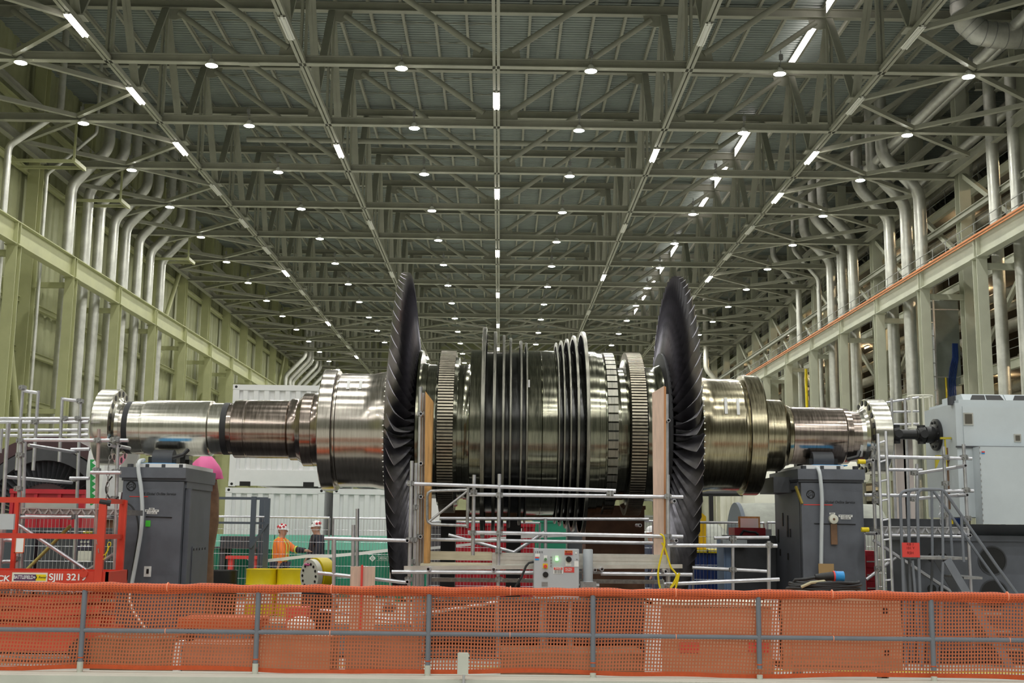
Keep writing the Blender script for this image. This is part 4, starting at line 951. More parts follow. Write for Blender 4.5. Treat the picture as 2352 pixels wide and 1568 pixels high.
# ================================================================== SCAFFOLDING
def sc_tube(t, p, q, name='tube', r=.0242, m=None): return build(MB().tube(p, q, r, 12), name, m or GALV, t)
def coupler(t, p, along='Z'):
    mb = MB()
    mb.box(p.x - .045, p.x + .045, p.y - .04, p.y + .04, p.z - .028, p.z + .028)
    mb.tube((p.x - .02, p.y - .075, p.z), (p.x - .02, p.y + .03, p.z), .012, 6).tube((p.x + .03, p.y - .07, p.z - .012), (p.x + .03, p.y + .03, p.z - .012), .012, 6)
    mb.lathe((p.x, p.y - .02, p.z), [(-.035, .036), (.035, .036)], 'X' if along == 'X' else 'Z', 10, caps=True)
    return build(mb, 'coupler', GALVD, t)
def endring(t, p):     # tube end seen head on
    return build(MB().lathe(p, [(-.12, .024), (-.12, .017), (.3, .017), (.3, .024), (-.12, .024)], 'Y', 14, caps=False), 'transom_tube', GALV, t, fixn=True)
def scaffold(name, label, segs, base, coup=(), rings=(), foot=True):
    t = thing(name, label, 'scaffold', base)
    for s in segs:
        x0, y0, Ya, x1, y1, Yb = s[:6]; m = s[6] if len(s) > 6 else None
        sc_tube(t, at(x0, y0, Ya), at(x1, y1, Yb), 'upright' if abs(x0 - x1) < abs(y0 - y1) * .3 else ('ledger' if abs(y0 - y1) < abs(x0 - x1) * .25 else 'brace'), m=m)
    for px, py, Y in coup: coupler(t, at(px, py, Y))
    for px, py, Y in rings: endring(t, at(px, py, Y))
    return t
def gnd(Y): return 1208 + 1.7 * FPX / Y
PINKT = mat('rusty_pink_tube', (.50, .38, .36), .4, .5, noise=.1, scale=9)
# centre scaffold in front of the drum
A, Bk = 15.2, 15.9
g = gnd(A)
center = scaffold('centre_scaffold', 'tube scaffold in front of the rotor drum between the bladed discs', [
    (1147, 1088, A, 1142, g, A), (1089, 1090, 15.35, 1086, 1275, 15.35), (946, 1058, A, 936, g, A), (956, 1063, 15.3, 948, g + 4, 15.3),
    (966, 888, 15.5, 957, g - 8, 15.5), (972, 902, 15.6, 964, g - 10, 15.6), (975, 905, 15.75, 969, g - 14, 15.75),
    (1534, 1090, A, 1537, g, A), (1532, 905, 15.7, 1534, g - 12, 15.7), (934, 1110, A, 1414, 1127, A), (1078, 1135, 15.3, 1569, 1141, 15.3),
    (1075, 1222, 15.3, 1569, 1232, 15.3), (960, 1238, Bk, 1500, 1247, Bk), (900, 1313, A - .1, 1228, 1315, A - .1), (1380, 1317, A - .05, 1590, 1319, A - .05),
    (745, 1236, 15.1, 932, 1241, 15.1), (730, 1315, 15.1, 932, 1337, 15.1), (1533, 1252, 15.1, 1785, 1253, 15.1), (1525, 1341, 15.1, 1790, 1330, 15.1),
    (1590, 1303, 16.4, 1763, 1312, 16.4), (1640, 1235, 16.4, 1766, 1234, 16.4), (1683, 1230, 16.3, 1684, gnd(16.3), 16.3), (1766, 1242, 15.2, 1766, g, 15.2),
    (768, 1238, 15.1, 764, g, 15.1), (821, 1168, 16.5, 819, gnd(16.5), 16.5), (812, 1205, 15.6, 808, gnd(15.6), 15.6), (1030, 1228, 16.2, 1180, 1268, 16.2), (1180, 1268, 16.3, 1250, 1222, 16.3),
    (1253, 1190, 16.6, 1253, gnd(16.6), 16.6), (735, 1400, 15.1, 935, 1429, 15.1), (950, 1412, 15.3, 1142, 1382, 15.2), (1010, 1190, 16.8, 1490, 1192, 16.8)],
    (at(1200, 1400, A).x, A, 0),
    [(1147, 1137, A), (1147, 1225, A), (1145, 1265, A), (1534, 1140, A), (1534, 1232, A), (1401, 1133, A), (943, 1110, A), (940, 1240, A), (938, 1330, A), (1088, 1130, 15.3), (1086, 1224, 15.3), (952, 1165, 15.3), (950, 1240, 15.3), (947, 1290, 15.3), (967, 950, 15.5), (962, 1140, 15.5), (960, 1232, 15.5), (1766, 1252, 15.1), (1683, 1237, 16.2), (1683, 1308, 16.2), (1536, 1345, 15.1), (1146, 1330, A)],
    [(937, 1241, 15.0), (937, 1335, 15.0), (968, 952, 15.4), (968, 1065, 15.4), (968, 1141, 15.4), (967, 1232, 15.4), (985, 1306, 15.0), (1134, 1307, 15.0), (1533, 967, 15.6), (1546, 1151, 15.1), (1550, 1241, 15.1), (1526, 1311, 15.0), (1468, 1206, 16.3), (1381, 1306, 15.1), (1365, 1308, 15.1)])
# swing gate on the centre scaffold
gt = build(MB().path([at(1074, 1125, 15.1), at(990, 1127, 15.1), at(983, 1132, 15.1), at(981, 1140, 15.1), at(981, 1190, 15.1), at(983, 1198, 15.1), at(992, 1204, 15.1), at(1074, 1207, 15.1)], .018, 8).tube(at(1075, 1118, 15.1), at(1073, 1212, 15.1), .02, 8).tube(at(1074, 1127, 15.1), at(985, 1198, 15.1), .016, 8), 'swing_gate', GALVD, center, fixn=True)
# platform: aluminium decks, toe board
a, b = at(965, 1305, A), at(1130, 1296, A); build(MB().box(a.x, b.x, A + .02, A + .75, a.z, b.z), 'timber_plank', PINE, center)
a, b = at(975, 1285, 15.9), at(1130, 1267, 15.9); build(MB().box(a.x, b.x, 15.9, 15.94, a.z, b.z), 'toe_board', PINE, center)
a, b = at(1130, 1302, A), at(1531, 1274, A); mb = MB()
h = (b.z - a.z)
for i in range(4): mb.box(a.x, b.x, A + .0 + .006 * (i % 2), A + .30, a.z + h * i / 4 + .004, a.z + h * (i + 1) / 4 - .004)
mb.box(a.x, b.x, A + .01, A + .28, a.z, b.z); build(mb, 'aluminium_deck', ALU, center, 20)
a, b = at(928, 1304, A - .05), at(1567, 1300, A - .05); build(MB().bar(V(a.x, A - .04, a.z), V(b.x, A - .04, b.z), .06, .05), 'deck_beam', ALU, center)
a, b = at(990, 1336, 15.6), at(1525, 1320, 15.6); build(MB().box(a.x, b.x, 15.7, 15.8, a.z, a.z + .05).box(a.x, b.x, 15.7, 15.8, b.z, b.z + .03), 'deck_beam', GALVD, center)
# upright planks that guard the rotor
def plank(x0, x1, x0b, x1b, y0, y1, Y, slant, m, name, label, d=.05):
    p = [at(x0b, y1, Y), at(x1b, y1, Y), at(x1, y0 + slant[1], Y), at(x0, y0 + slant[0], Y)]
    return solo(MB().plate(p, (0, d, 0)), name, m, label, 'plank')
plank(977, 994, 973, 986, 898, 1293, 15.35, (0, 22), WOOD, 'guard_plank', 'orange brown upright timber plank beside the left bladed disc', .24)
plank(1498, 1525, 1502, 1525, 886, 1276, 15.3, (16, 0), PLY, 'guard_plank', 'pale pink upright plywood plank beside the right bladed disc', .03)
p = plank(1525, 1530, 1525, 1529, 886, 1276, 15.31, (0, 2), mat('ply_edge', (.52, .24, .1), .6), 'batten', 'thin orange batten along the edge of the pink plank', .05); p['category'] = 'batten'
# control box on the scaffold
Y = 14.75; a, b = at(1226, 1356, Y), at(1330, 1261, Y)
cb = thing('control_box', 'pale grey electrical control box with buttons and red signs on a stand', 'control box', ((a.x + b.x) / 2, Y + .1, 0))
body = build(MB().box(a.x, b.x, Y, Y + .24, a.z - .1, b.z), 'box_body', PANELGREY, cb); build(MB().box(a.x + .006, b.x - .006, Y - .012, Y, a.z - .09, b.z - .006), 'box_door', PANELGREY, cb)
Yp = Y - .013
def pl_(x0, y0, x1, y1, m, nm='label_plate', t=.004): return label_plate(at(x0, y1, Yp), at(x1, y0, Yp), m, cb, nm, t)
def knob(px, py, r, m, nm, d=.03): c = at(px, py, Yp); return build(MB().lathe((c.x, Yp, c.z), [(-d, .001), (-d, r * .85), (-d * .8, r), (0, r)], 'Y', 16, caps=False), nm, m, cb, label=None)
pl_(1229, 1271, 1240, 1278, PAPER); pl_(1229, 1279, 1238, 1282, SIGNRED); pl_(1229, 1282, 1238, 1286, BRIGHTBLUE)
pl_(1249, 1275, 1257, 1287, PAPER); knob(1253, 1284, .018, mat('dull_green', (.12, .25, .12), .4), 'green_button')
pl_(1275, 1275, 1283, 1288, PAPER); knob(1279, 1284, .02, mat('lit_green', (.1, .8, .1), .4, emit=(.2, 1, .2), estr=2.5), 'lit_green_button')
for y in (1279, 1286, 1292, 1299): knob(1266, y, .010, GALVD, 'small_knob', .015)
pl_(1247, 1294, 1258, 1305, YELLOW, 'stop_plate'); knob(1252.5, 1300, .022, SIGNRED, 'stop_button', .045)
knob(1253, 1319, .035, BLACK, 'round_meter', .02); pl_(1244, 1336, 1258, 1346, GALVD, 'socket_plate')
pl_(1299, 1283, 1312, 1299, PAPER); knob(1306, 1284, .036, BLACK, 'rotary_switch', .05)
s_ = pl_(1297, 1264, 1315, 1274, mat('orange_sign', (.75, .16, .03), .5), 'orange_sign'); p, q = at(1297, 1274, Yp - .005), at(1315, 1269.3, Yp - .005); build(MB().box(p.x, q.x, Yp - .006, Yp - .004, p.z, q.z), 'sign_band', SIGNRED, s_); T('600 VOLTS', 1306, 1266.7, Yp - .006, 3.4, BLACK, s_, wpx=15); T('FUSE PANEL', 1306, 1271.7, Yp - .008, 3.4, BLACK, s_, wpx=15)
s_ = pl_(1295, 1302, 1319, 1314, SIGNRED, 'red_sign'); T('MULTIPLE', 1306, 1306, Yp - .006, 3.6, PAPER, s_, wpx=15); T('DISCONNECT', 1306, 1310, Yp - .006, 3.6, PAPER, s_, wpx=15)
s_ = pl_(1271, 1302, 1293, 1317, PAPER, 'danger_sign'); p, q = at(1272, 1308, Yp - .005), at(1292, 1303, Yp - .005); build(MB().box(p.x, q.x, Yp - .007, Yp - .004, p.z, q.z), 'sign_header', SIGNRED, s_); T('DANGER', 1282, 1305.5, Yp - .009, 4, PAPER, s_, wpx=14)
for y in (1310, 1312.5, 1315): T('HIGH VOLTAGE', 1282, y, Yp - .006, 2, BLACK, s_, wpx=17)
T('1500', 1237.5, 1268, Yp - .004, 5, BLACK, cb, wpx=16, spacing=1.6); pl_(1319, 1288, 1329, 1301, PAPER); knob(1323, 1270, .012, PAPER, 'lamp_cap', .006); knob(1325, 1284, .008, GALVD, 'small_knob', .01)
build(MB().path([at(1226, 1290, Y + .1), at(1215, 1292, Y + .1), at(1208, 1300, Y + .1), at(1198, 1325, Y + .1), at(1185, 1345, Y + .1), at(1180, 1365, Y + .1)], .014, 8), 'supply_cable', RUBBER, cb, fixn=True)
build(MB().box(a.x + .08, a.x + .13, Y + .05, Y + .1, 0, a.z).box(b.x - .13, b.x - .08, Y + .05, Y + .1, 0, a.z).box(a.x, b.x, Y, Y + .3, 0, .03), 'stand', GALVD, cb)
c = at(1351, 1330, 14.9); zt_ = at(1351, 1261, 14.9).z
t = thing('hydraulic_cylinder', 'upright pale grey cylinder beside the control box', 'cylinder', (c.x, 14.95, c.z - .2))
build(MB().lathe((c.x, 14.95, c.z), [(-.03, .07), (-.02, .062), (zt_ - c.z - .01, .062), (zt_ - c.z, .055)], 'Z', 24), 'cylinder_body', mat('cyl_grey', (.42, .45, .48), .45), t, fixn=True)
build(MB().box(c.x - .1, c.x + .1, 14.87, 15.03, c.z - .2, c.z - .03).tube((c.x - .14, 14.95, c.z - .08), (c.x + .14, 14.95, c.z - .08), .03, 10), 'valve_block', GALVD, t)
hose([(1516, 1226), (1524, 1232), (1526, 1250), (1520, 1272), (1512, 1310), (1513, 1335), (1516, 1350)], 15.02, .012, 'extension_cord', YELLOW, 'yellow extension cord hanging on the pink plank', 'cord')
hose([(1520, 1246), (1528, 1262), (1540, 1300), (1549, 1312), (1554, 1322), (1546, 1340), (1540, 1350), (1551, 1338), (1560, 1316), (1556, 1335), (1552, 1350)], 15.04, .012, 'extension_cord', YELLOW, 'looped yellow cord tied at the right scaffold foot', 'cord')
# dark drive rollers and machinery under the drum
solo(MB().box(-1.2, 2.6, 17.3, 18.7, .05, .42).box(-.9, 2.3, 17.5, 18.5, .42, .62), 'roller_base', GREYD, 'dark machine base under the rotor drum', 'machine base')
cop = mat('copper_timber', (.27, .13, .075), .45, noise=.25, scale=3)
a, b = at(1345, 1276, 19.2), at(1480, 1170, 19.2); solo(MB().box(a.x, b.x, 19.2, 20.0, 0, b.z).box(a.x - .1, b.x + .02, 19.18, 20.02, b.z, b.z + .06), 'copper_brown_stand', cop, 'copper brown plate stand behind the drum at right', 'stand')
a, b = at(1010, 1192, 19.6), at(1400, 1175, 19.6); solo(MB().box(a.x, b.x, 19.6, 20.2, a.z, b.z), 'timber_beam', BROWN, 'long brown timber beam across the stands behind the drum', 'beam')
for n, px in enumerate((1030, 1180)):
    a = at(px, 1192, 19.7); solo(MB().box(a.x - .12, a.x + .12, 19.65, 20.1, 0, a.z), 'beam_stand', GREYD, ('left dark post under the brown beam', 'right dark post under the brown beam')[n], 'post')

# left scaffold
A2, B2 = 15.6, 17.2; g2 = gnd(A2)
left = scaffold('left_scaffold', 'tube scaffold tower around the left coupling flange above the red lift', [
    (18, 972, 15.5, -2, 1330, 15.5), (47, 985, A2, 36, g2, A2), (57, 1010, 15.8, 45, g2, 15.8), (185, 915, B2, 165, gnd(B2), B2), (143, 912, B2, 136, 1060, B2), (88, 897, B2, 76, 1080, B2), (53, 885, B2, 38, 1080, B2),
    (53, 1010, A2, 295, 1011, A2), (227, 985, A2, 213, g2, A2, PINKT), (271, 1003, A2, 258, g2, A2),
    (66, 1022, 16.0, 172, 1038, 16.8), (14, 1095, 15.7, 165, 1108, 16.8), (0, 961, B2, 206, 961, B2), (0, 969, 17.6, 203, 969, 17.6), (0, 988, 18.2, 203, 987, 18.2), (0, 1000, 18.4, 203, 999, 18.4),
    (22, 970, 17.4, 14, 1040, 17.4), (4, 985, 17.6, 0, 1040, 17.6), (53, 897, B2, 88, 902, B2), (143, 916, B2, 185, 921, B2),
    (40, 1203, A2, 200, 1310, A2), (162, 1207, 16.4, 62, 1308, 16.4, mat('half_yellow_tube', (.62, .56, .2), .4, .4)), (160, 1098, 16.8, 205, 1098, 16.8), (163, 1032, 16.8, 206, 1031, 16.8), (208, 1085, A2 - .1, 278, 1085, A2 - .1),
    (45, 1187, A2, 165, 1187, A2), (200, 1310, 16.0, 272, 1265, 16.0), (15, 1180, 15.6, -3, 1330, 15.6), (0, 1240, 15.6, 40, 1241, 15.6), (0, 1290, 15.6, 40, 1289, 15.6)],
    (at(150, 1450, A2).x, A2, 0),
    [(47, 1012, A2), (46, 1045, A2), (42, 1122, A2), (40, 1185, A2), (225, 1011, A2), (268, 1011, A2), (222, 1080, A2), (266, 1083, A2), (172, 1035, 17.0), (172, 1100, 17.0), (164, 1187, 16.9), (150, 961, B2), (80, 969, B2), (180, 961, B2), (263, 1145, A2), (36, 1283, A2), (262, 1010, 15.5), (52, 890, B2), (184, 921, B2)],
    [(258, 1023, 15.5), (247, 1188, 15.5), (281, 1026, 15.7)])
a, b = at(50, 1180, A2), at(276, 1168, A2)
build(MB().box(a.x, b.x, A2, A2 + 1.0, a.z, b.z - .01), 'deck_plank', GALVD, left)
mb = MB()
for i in range(9): u = a.x + (b.x - a.x) * (i + .5) / 9; mb.bar(V(u - .05, A2 - .012, a.z + .005), V(u, A2 - .012, b.z - .012), .02, .02).bar(V(u, A2 - .012, b.z - .012), V(u + .05, A2 - .012, a.z + .005), .02, .02)
mb.box(a.x, b.x, A2 - .02, A2, b.z - .015, b.z); build(mb, 'deck_lattice', GALV, left)
a, b = at(48, 1168, 16.7), at(176, 1145, 16.7); build(MB().box(a.x, b.x, 16.7, 16.74, a.z, b.z), 'toe_board', mat('grey_board', (.45, .46, .43), .6), left)
chain([at(258, 1030, 15.5), at(249, 1070, 15.5), at(247, 1130, 15.5), at(243, 1148, 15.5)], 'chain', GALVD, left, .02, .06)
hose([(258, 1094), (246, 1110), (244, 1130), (258, 1150), (272, 1140)], 15.55, .01, 'black_lead', RUBBER, 'thin black lead looping beside the chain on the left scaffold', 'cable')
# right scaffold with ladder
A3 = 16.4; g3 = gnd(A3)
right = scaffold('right_scaffold', 'tube scaffold around the right coupling flange and drive shaft', [
    (2004, 1018, A3, 2019, g3, A3), (2167, 1025, 16.5, 2176, 1210, 16.5), (2213, 1020, A3, 2237, g3, A3), (2003, 1048, A3, 2232, 1053, A3), (2040, 1078, 17.4, 2118, 1079, 17.4), (2095, 1088, 16.9, 2216, 1070, 16.4), (1985, 1136, 17.2, 2112, 1138, 17.2), (2170, 1127, A3, 2236, 1127, A3), (2098, 1145, 16.9, 2222, 1135, 16.4),
    (2106, 1065, 17.4, 2106, 1200, 17.4), (2006, 1240, A3, 2190, 1362, A3), (1990, 1330, 16.8, 2060, 1278, 16.8), (2030, 1229, A3, 2225, 1232, A3)],
    (at(2120, 1450, A3).x, A3, 0),
    [(2005, 1030, A3), (2009, 1050, A3), (2014, 1112, A3), (2012, 1135, A3), (2012, 1150, A3), (2013, 1220, A3), (2017, 1305, A3), (2171, 1050, 16.4), (2214, 1050, A3), (2219, 1125, A3), (2100, 1086, 16.8), (2099, 1146, 16.8), (2172, 1110, 16.4), (2175, 1182, 16.4), (2222, 1190, A3)],
    [(1999, 1058, 16.3), (2210, 1070, 16.3), (2214, 1137, 16.3), (2007, 1225, 16.3), (2221, 1229, 16.3)])
a, b = at(2026, 1224, A3), at(2222, 1210, A3)
build(MB().box(a.x, b.x, A3, A3 + .9, a.z, b.z - .01), 'deck_plank', GALVD, right); mb = MB()
for i in range(7): u = a.x + (b.x - a.x) * (i + .5) / 7; mb.bar(V(u - .05, A3 - .012, a.z + .005), V(u, A3 - .012, b.z - .012), .02, .02).bar(V(u, A3 - .012, b.z - .012), V(u + .05, A3 - .012, a.z + .005), .02, .02)
mb.box(a.x, b.x, A3 - .02, A3, b.z - .015, b.z); build(mb, 'deck_lattice', GALV, right)
a, b = at(1984, 1210, 17.3), at(2178, 1192, 17.3); build(MB().box(a.x, b.x, 17.3, 17.34, a.z, b.z), 'toe_board', GREYD, right)
chain([at(2158, 1126, 16.4), at(2160, 1165, 16.4), at(2162, 1205, 16.4)], 'chain', GALV, right, .03, .07)
for px, py in ((1992, 1216), (1984, 1060)):
    p = at(px, py, 16.3); build(MB().tube(p - V(.08, 0, 0), p + V(.02, 0, 0), .032, 12), 'yellow_tube_cap', YELLOW, right)
t = thing('ladder', 'tall aluminium ladder leaning on the right scaffold beside the flange', 'ladder', at(2038, gnd(15.9), 15.9))
a0, a1, b0, b1 = at(2016, 996, 16.2), at(2037, gnd(15.8), 15.8), at(2034, 990, 16.2), at(2056, gnd(15.8), 15.8)
build(MB().tube(a0, a1, .022, 10), 'ladder_rail', GALV, t); build(MB().tube(b0, b1, .022, 10), 'ladder_rail', GALV, t)
n = 11
for i in range(n):
    u = (i + .5) / n; build(MB().tube(a0.lerp(a1, u), b0.lerp(b1, u), .014, 8), 'rung', GALV, t)

# ================================================================== MACHINE CASING, DRIVE SHAFT, STAIRS
YF = 17.0
xa = at(2197, 1000, YF).x; z1c, z0c = at(2197, 925, YF).z, at(2300, 1204, YF).z; zmid_ = at(2300, 1027, YF).z
cs = thing('machine_casing', 'large pale grey machine casing with small windows at the right edge', 'machine', (xa + 1.5, YF + .6, z0c))
mb = MB().plate([(xa, YF, z0c + .1), (xa, YF, z1c), (xa, YF + 1.25, z1c), (xa, YF + 1.25, z0c + .1)], (4.2, 0, 0)); build(mb, 'casing_body', CASING, cs)
build(MB().box(xa + .10, xa + 4.2, YF - .02, YF, zmid_ + .01, z1c - .05), 'upper_panel', CASING, cs)
xd = at(2253, 1100, YF - .25).x
build(MB().box(xd, xa + 4.2, YF - .25, YF, z0c, zmid_ - .01), 'lower_panel', CASING, cs)
mb = MB()
for i in range(14): mb.box(xd - .003, xd + .008, YF - .256, YF - .25, z0c + .03 + i * .08, z0c + .06 + i * .08)
build(mb, 'panel_hinge', GALVD, cs); build(MB().box(xa - .02, xa + 4.2, YF - .03, YF + .0, zmid_ - .012, zmid_ + .012), 'panel_seam', GREYD, cs)
def port(px0, py0, px1, py1, nm):
    a, b = at(px0, py1, YF - .02), at(px1, py0, YF - .02)
    f = build(MB().box(a.x - .02, b.x + .02, YF - .035, YF - .02, a.z - .02, b.z + .02), nm, ALU, cs); build(MB().box(a.x, b.x, YF - .042, YF - .036, a.z, b.z), 'pane', mat('dark_glass', (.12, .11, .09), .1), f)
port(2216, 951, 2231, 973, 'port_window'); port(2332, 1000, 2341, 1012, 'port_latch')
a, b = at(2255, 1042, YF - .26), at(2262, 1036, YF - .26); label_plate(V(a.x, YF - .252, a.z), V(b.x, YF - .252, b.z), BRIGHTBLUE, cs, 'blue_red_label'); 
a, b = at(2255, 1039, YF - .26), at(2262, 1036, YF - .26); label_plate(V(a.x, YF - .257, a.z), V(b.x, YF - .257, b.z), SIGNRED, cs, 'blue_red_label')
build(MB().box(xa + .06, xa + 4.2, YF + .02, YF + 1.2, z1c, z1c + .05), 'roof_trim', CASING, cs)
for n, px in enumerate((2223, 2322)):
    x = at(px, 920, YF).x; v = build(MB().plate([(x, YF + .15, z1c + .05), (x, YF + .25, z1c + .16), (x, YF + 1.0, z1c + .16), (x, YF + 1.0, z1c + .05)], (.62, 0, 0)), 'roof_vent', CASING, cs)
    build(MB().plate([(x + .10, YF + .17, z1c + .065), (x + .16, YF + .235, z1c + .145), (x + .335, YF + .235, z1c + .145), (x + .325, YF + .17, z1c + .065)], (0, -.012, 0)).plate([(x + .345, YF + .17, z1c + .065), (x + .355, YF + .235, z1c + .145), (x + .57, YF + .235, z1c + .145), (x + .60, YF + .17, z1c + .065)], (0, -.012, 0)), 'vent_opening', BLACK, v)
build(MB().tube((xa + .2, YF + .5, z1c), (xa + .2, YF + .5, z1c + .16), .05, 10).tube((xa - .02, YF + .1, z1c - .02), (xa - .02, YF + .1, z1c + .1), .05, 10), 'lifting_boss', GREYD, cs)
build(MB().box(xa - .005, xa, YF + .35, YF + .42, AZ - 1.1, AZ - .2).box(xa - .03, xa, YF + .3, YF + .5, AZ - .4, AZ - .36), 'side_bracket', BROWN, cs)
build(MB().plate([at(2150, 1045, YF + .3), at(2163, 1045, YF + .3), at(2152, 1072, YF + .3), at(2150, 1075, YF + .3)], (0, .05, 0)).bar(at(2160, 1006, YF + .2), at(2184, 1006, YF + .2), .04, .03).bar(at(2170, 1006, YF + .2), at(2174, 1072, YF + .2), .02, .02), 'yellow_bracket', mat('bracket_yellow', (.5, .42, .03), .5), cs)
# heavy base with round lightening holes
zb = z0c - .02
bs = thing('equipment_plinth', 'dark grey machine plinth with large round holes at the lower right', 'machine base', (xa + 1.5, YF + .9, 0))
xb0 = at(2095, 1240, YF + .2).x; yb_ = YF + .2
build(MB().box(xb0, xa + 4.2, yb_, yb_ + 1.2, 0, zb - .22).box(xb0 - .05, xa + 4.2, yb_ - .05, yb_ + 1.25, zb - .22, zb - .14).box(xb0 + .6, xa + 4.0, yb_ + .2, yb_ + 1, zb - .14, zb + .02), 'base_frame', GREYP, bs)
for px, py, r in ((2279, 1287, .19), (2283, 1364, .19)):
    c = at(px, py, yb_); h_ = build(MB().lathe((c.x, yb_, c.z), [(-.01, r + .02), (-.01, r), (.0, r)], 'Y', 28, caps=False), 'hole_rim', GREYD, bs); build(MB().lathe((c.x, yb_ - .004, c.z), [(0, .0005), (0, r)], 'Y', 28, caps=False), 'round_hole', BLACK, h_)
for px, py in ((2140, 1280), (2166, 1280), (2140, 1352), (2166, 1352)):
    c = at(px, py, yb_); build(MB().lathe((c.x, yb_ - .006, c.z), [(0, .0005), (0, .065)], 'Y', 20, caps=False), 'round_hole', BLACK, bs)
t = thing('drive_shaft', 'black universal joint drive shaft between the right flange and grey casing', 'drive shaft', (at(2100, 1000, RD).x, RD - .2, AZ - .2))
xs0, xs1 = at(2050, 1000, 17.8).x, xa
L_ = xs1 - xs0
def du(u): return xs0 + L_ * u
for nm, pr_ in (('joint_yoke', [(-.02, .10), (.05, .12), (.10, .12), (.13, .07)]), ('shaft_tube', [(.12, .075), (.5, .075), (.52, .09), (.55, .09)]), ('joint_yoke', [(.55, .10), (.60, .125), (.70, .125), (.72, .10)]), ('slip_sleeve', [(.70, .10), (.72, .125), (.90, .125), (.92, .16)]), ('end_flange', [(.92, .22), (.93, .24), (.99, .24), (1.0, .22)])):
    o = build(MB().lathe((0, 17.75, AZ + .02), [(du(u), r) for u, r in pr_], 'X', 24), nm, BLACK, t, fixn=True)
    if nm == 'joint_yoke':
        xm_ = du((pr_[0][0] + pr_[-1][0]) / 2); build(MB().tube((xm_, 17.60, AZ + .02), (xm_, 17.90, AZ + .02), .06, 14).tube((xm_, 17.75, AZ - .12), (xm_, 17.75, AZ + .16), .06, 14), 'cross_bearing', RUBBER, o)
    if nm == 'end_flange':
        mb = MB()
        for i in range(10): q = 2 * math.pi * i / 10; mb.tube((du(.90), 17.75 + .19 * math.cos(q), AZ + .02 + .19 * math.sin(q)), (du(.93), 17.75 + .19 * math.cos(q), AZ + .02 + .19 * math.sin(q)), .02, 6)
        build(mb, 'flange_bolt', RUBBER, o)
# grey rolling stairs
Ys, Yt = 15.3, 16.0
st = thing('rolling_stairs', 'grey steel rolling stairs with tube handrails and a red sign', 'stairs', (at(2150, 1350, Ys).x, (Ys + Yt) / 2, 0))
def P_(x, y, Y=None): return at(x, y, Ys if Y is None else Y)
zpl = P_(2150, 1284).z
for Yq, dx in ((Ys, 0), (Yt, 0)):
    f = lambda x, y: V(P_(x, y).x + (0.12 if Yq > Ys else 0), Yq, P_(x, y).z + (.02 if Yq > Ys else 0))
    g_ = V(f(2112, 1280).x, Yq, 0)
    build(MB().path([V(f(2074, 1350).x, Yq, 0), f(2068, 1150), f(2068, 1137), f(2072, 1130), f(2080, 1127), f(2105, 1124)] if Yq == Ys else [f(2112, 1290), f(2107, 1140), f(2110, 1128), f(2118, 1122)], .02, 8), 'handrail', RAILP, st, fixn=True)
    build(MB().path([V(f(2112, 1350).x, Yq, 0), f(2110, 1280), f(2107, 1145), f(2110, 1130), f(2118, 1123), f(2160, 1124), f(2168, 1127), f(2178, 1140), f(2290, 1300), f(2352, 1385), f(2460, 1530)], .02, 8), 'handrail', RAILP, st, fixn=True)
    build(MB().path([f(2164, 1126), f(2166, 1282)], .018, 8), 'handrail_post', RAILP, st); build(MB().path([f(2208, 1185), f(2214, 1290)], .018, 8), 'handrail_post', RAILP, st)
    build(MB().tube(f(2096, 1287), V(f(2110, 1400).x, Yq, 0), .018, 8).tube(f(2166, 1290), V(f(2150, 1400).x, Yq, 0), .018, 8), 'leg_brace', RAILP, st)
    build(MB().bar(f(2175, 1285), V(f(2320, 1500).x, Yq, 0), .03, .10), 'stringer', RAILP, st)
a, b = P_(2112, 1284), P_(2222, 1279); build(MB().box(a.x, b.x, Ys, Yt + .05, a.z, b.z), 'platform', GALVD, st)
for i in range(5):
    u = (i + 1) / 6; c = P_(2195, 1285).lerp(V(P_(2330, 1500).x, Ys, 0), u); build(MB().box(c.x - .02, c.x + .22, Ys, Yt, c.z - .02, c.z + .01), 'tread', GALVD, st)
a, b = P_(2071, 1279), P_(2110, 1246); s_ = label_plate(V(a.x, Ys - .025, a.z), V(b.x, Ys - .025, b.z), SIGNRED, st, 'red_sign', label='red sign')
for s0, y in (('KB 1', 1249.5), ('101 Y', 1258.5), ('RSH', 1269.5)): T(s0, 2091, y, Ys - .031, 6, mat('dark_red_ink', (.2, .01, .01), .5), s_)
# white guarded platform behind the flange
gp = thing('caged_platform', 'white railed platform with hooped cage behind the right flange', 'platform', at(2080, 1400, 22))
Yg = 22.0; f = lambda x, y, d=0: at(x, y, Yg + d)
for x in (2047, 2078): build(MB().tube(f(x, 915), V(f(x, 915).x, Yg, 0), .03, 8), 'rail_post', GALV, gp)
for y0, y1 in ((924, 912), (946, 944), (975, 973)): build(MB().tube(f(2035, y0), f(2110, y1), .022, 8), 'rail', GALV, gp)
for y in (910, 983):
    P = [f(2087, y) + V(.22 * math.cos(q) + .22, .22 * math.sin(q), 0) for q in [2 * math.pi * i / 20 for i in range(21)]]; build(MB().path(P, .02, 6, False), 'cage_hoop', CREAM, gp)
for i in range(6):
    q = 2 * math.pi * i / 6 + .4; c = f(2087, 910) + V(.22 * math.cos(q) + .22, .22 * math.sin(q), 0); build(MB().tube(c, V(c.x, c.y, f(2087, 985).z), .018, 6), 'cage_bar', CREAM, gp)
build(MB().box(f(2035, 990).x, f(2130, 990).x, Yg - .3, Yg + .8, f(2050, 996).z, f(2050, 989).z), 'platform_floor', GALVD, gp)
for px in (2080, 2097): build(MB().box(f(px, 1000).x - .09, f(px, 1000).x + .09, Yg + .3, Yg + .5, 0, f(px, 996).z), 'platform_leg', mat('pink_grey_paint', (.55, .48, .45), .5), gp)
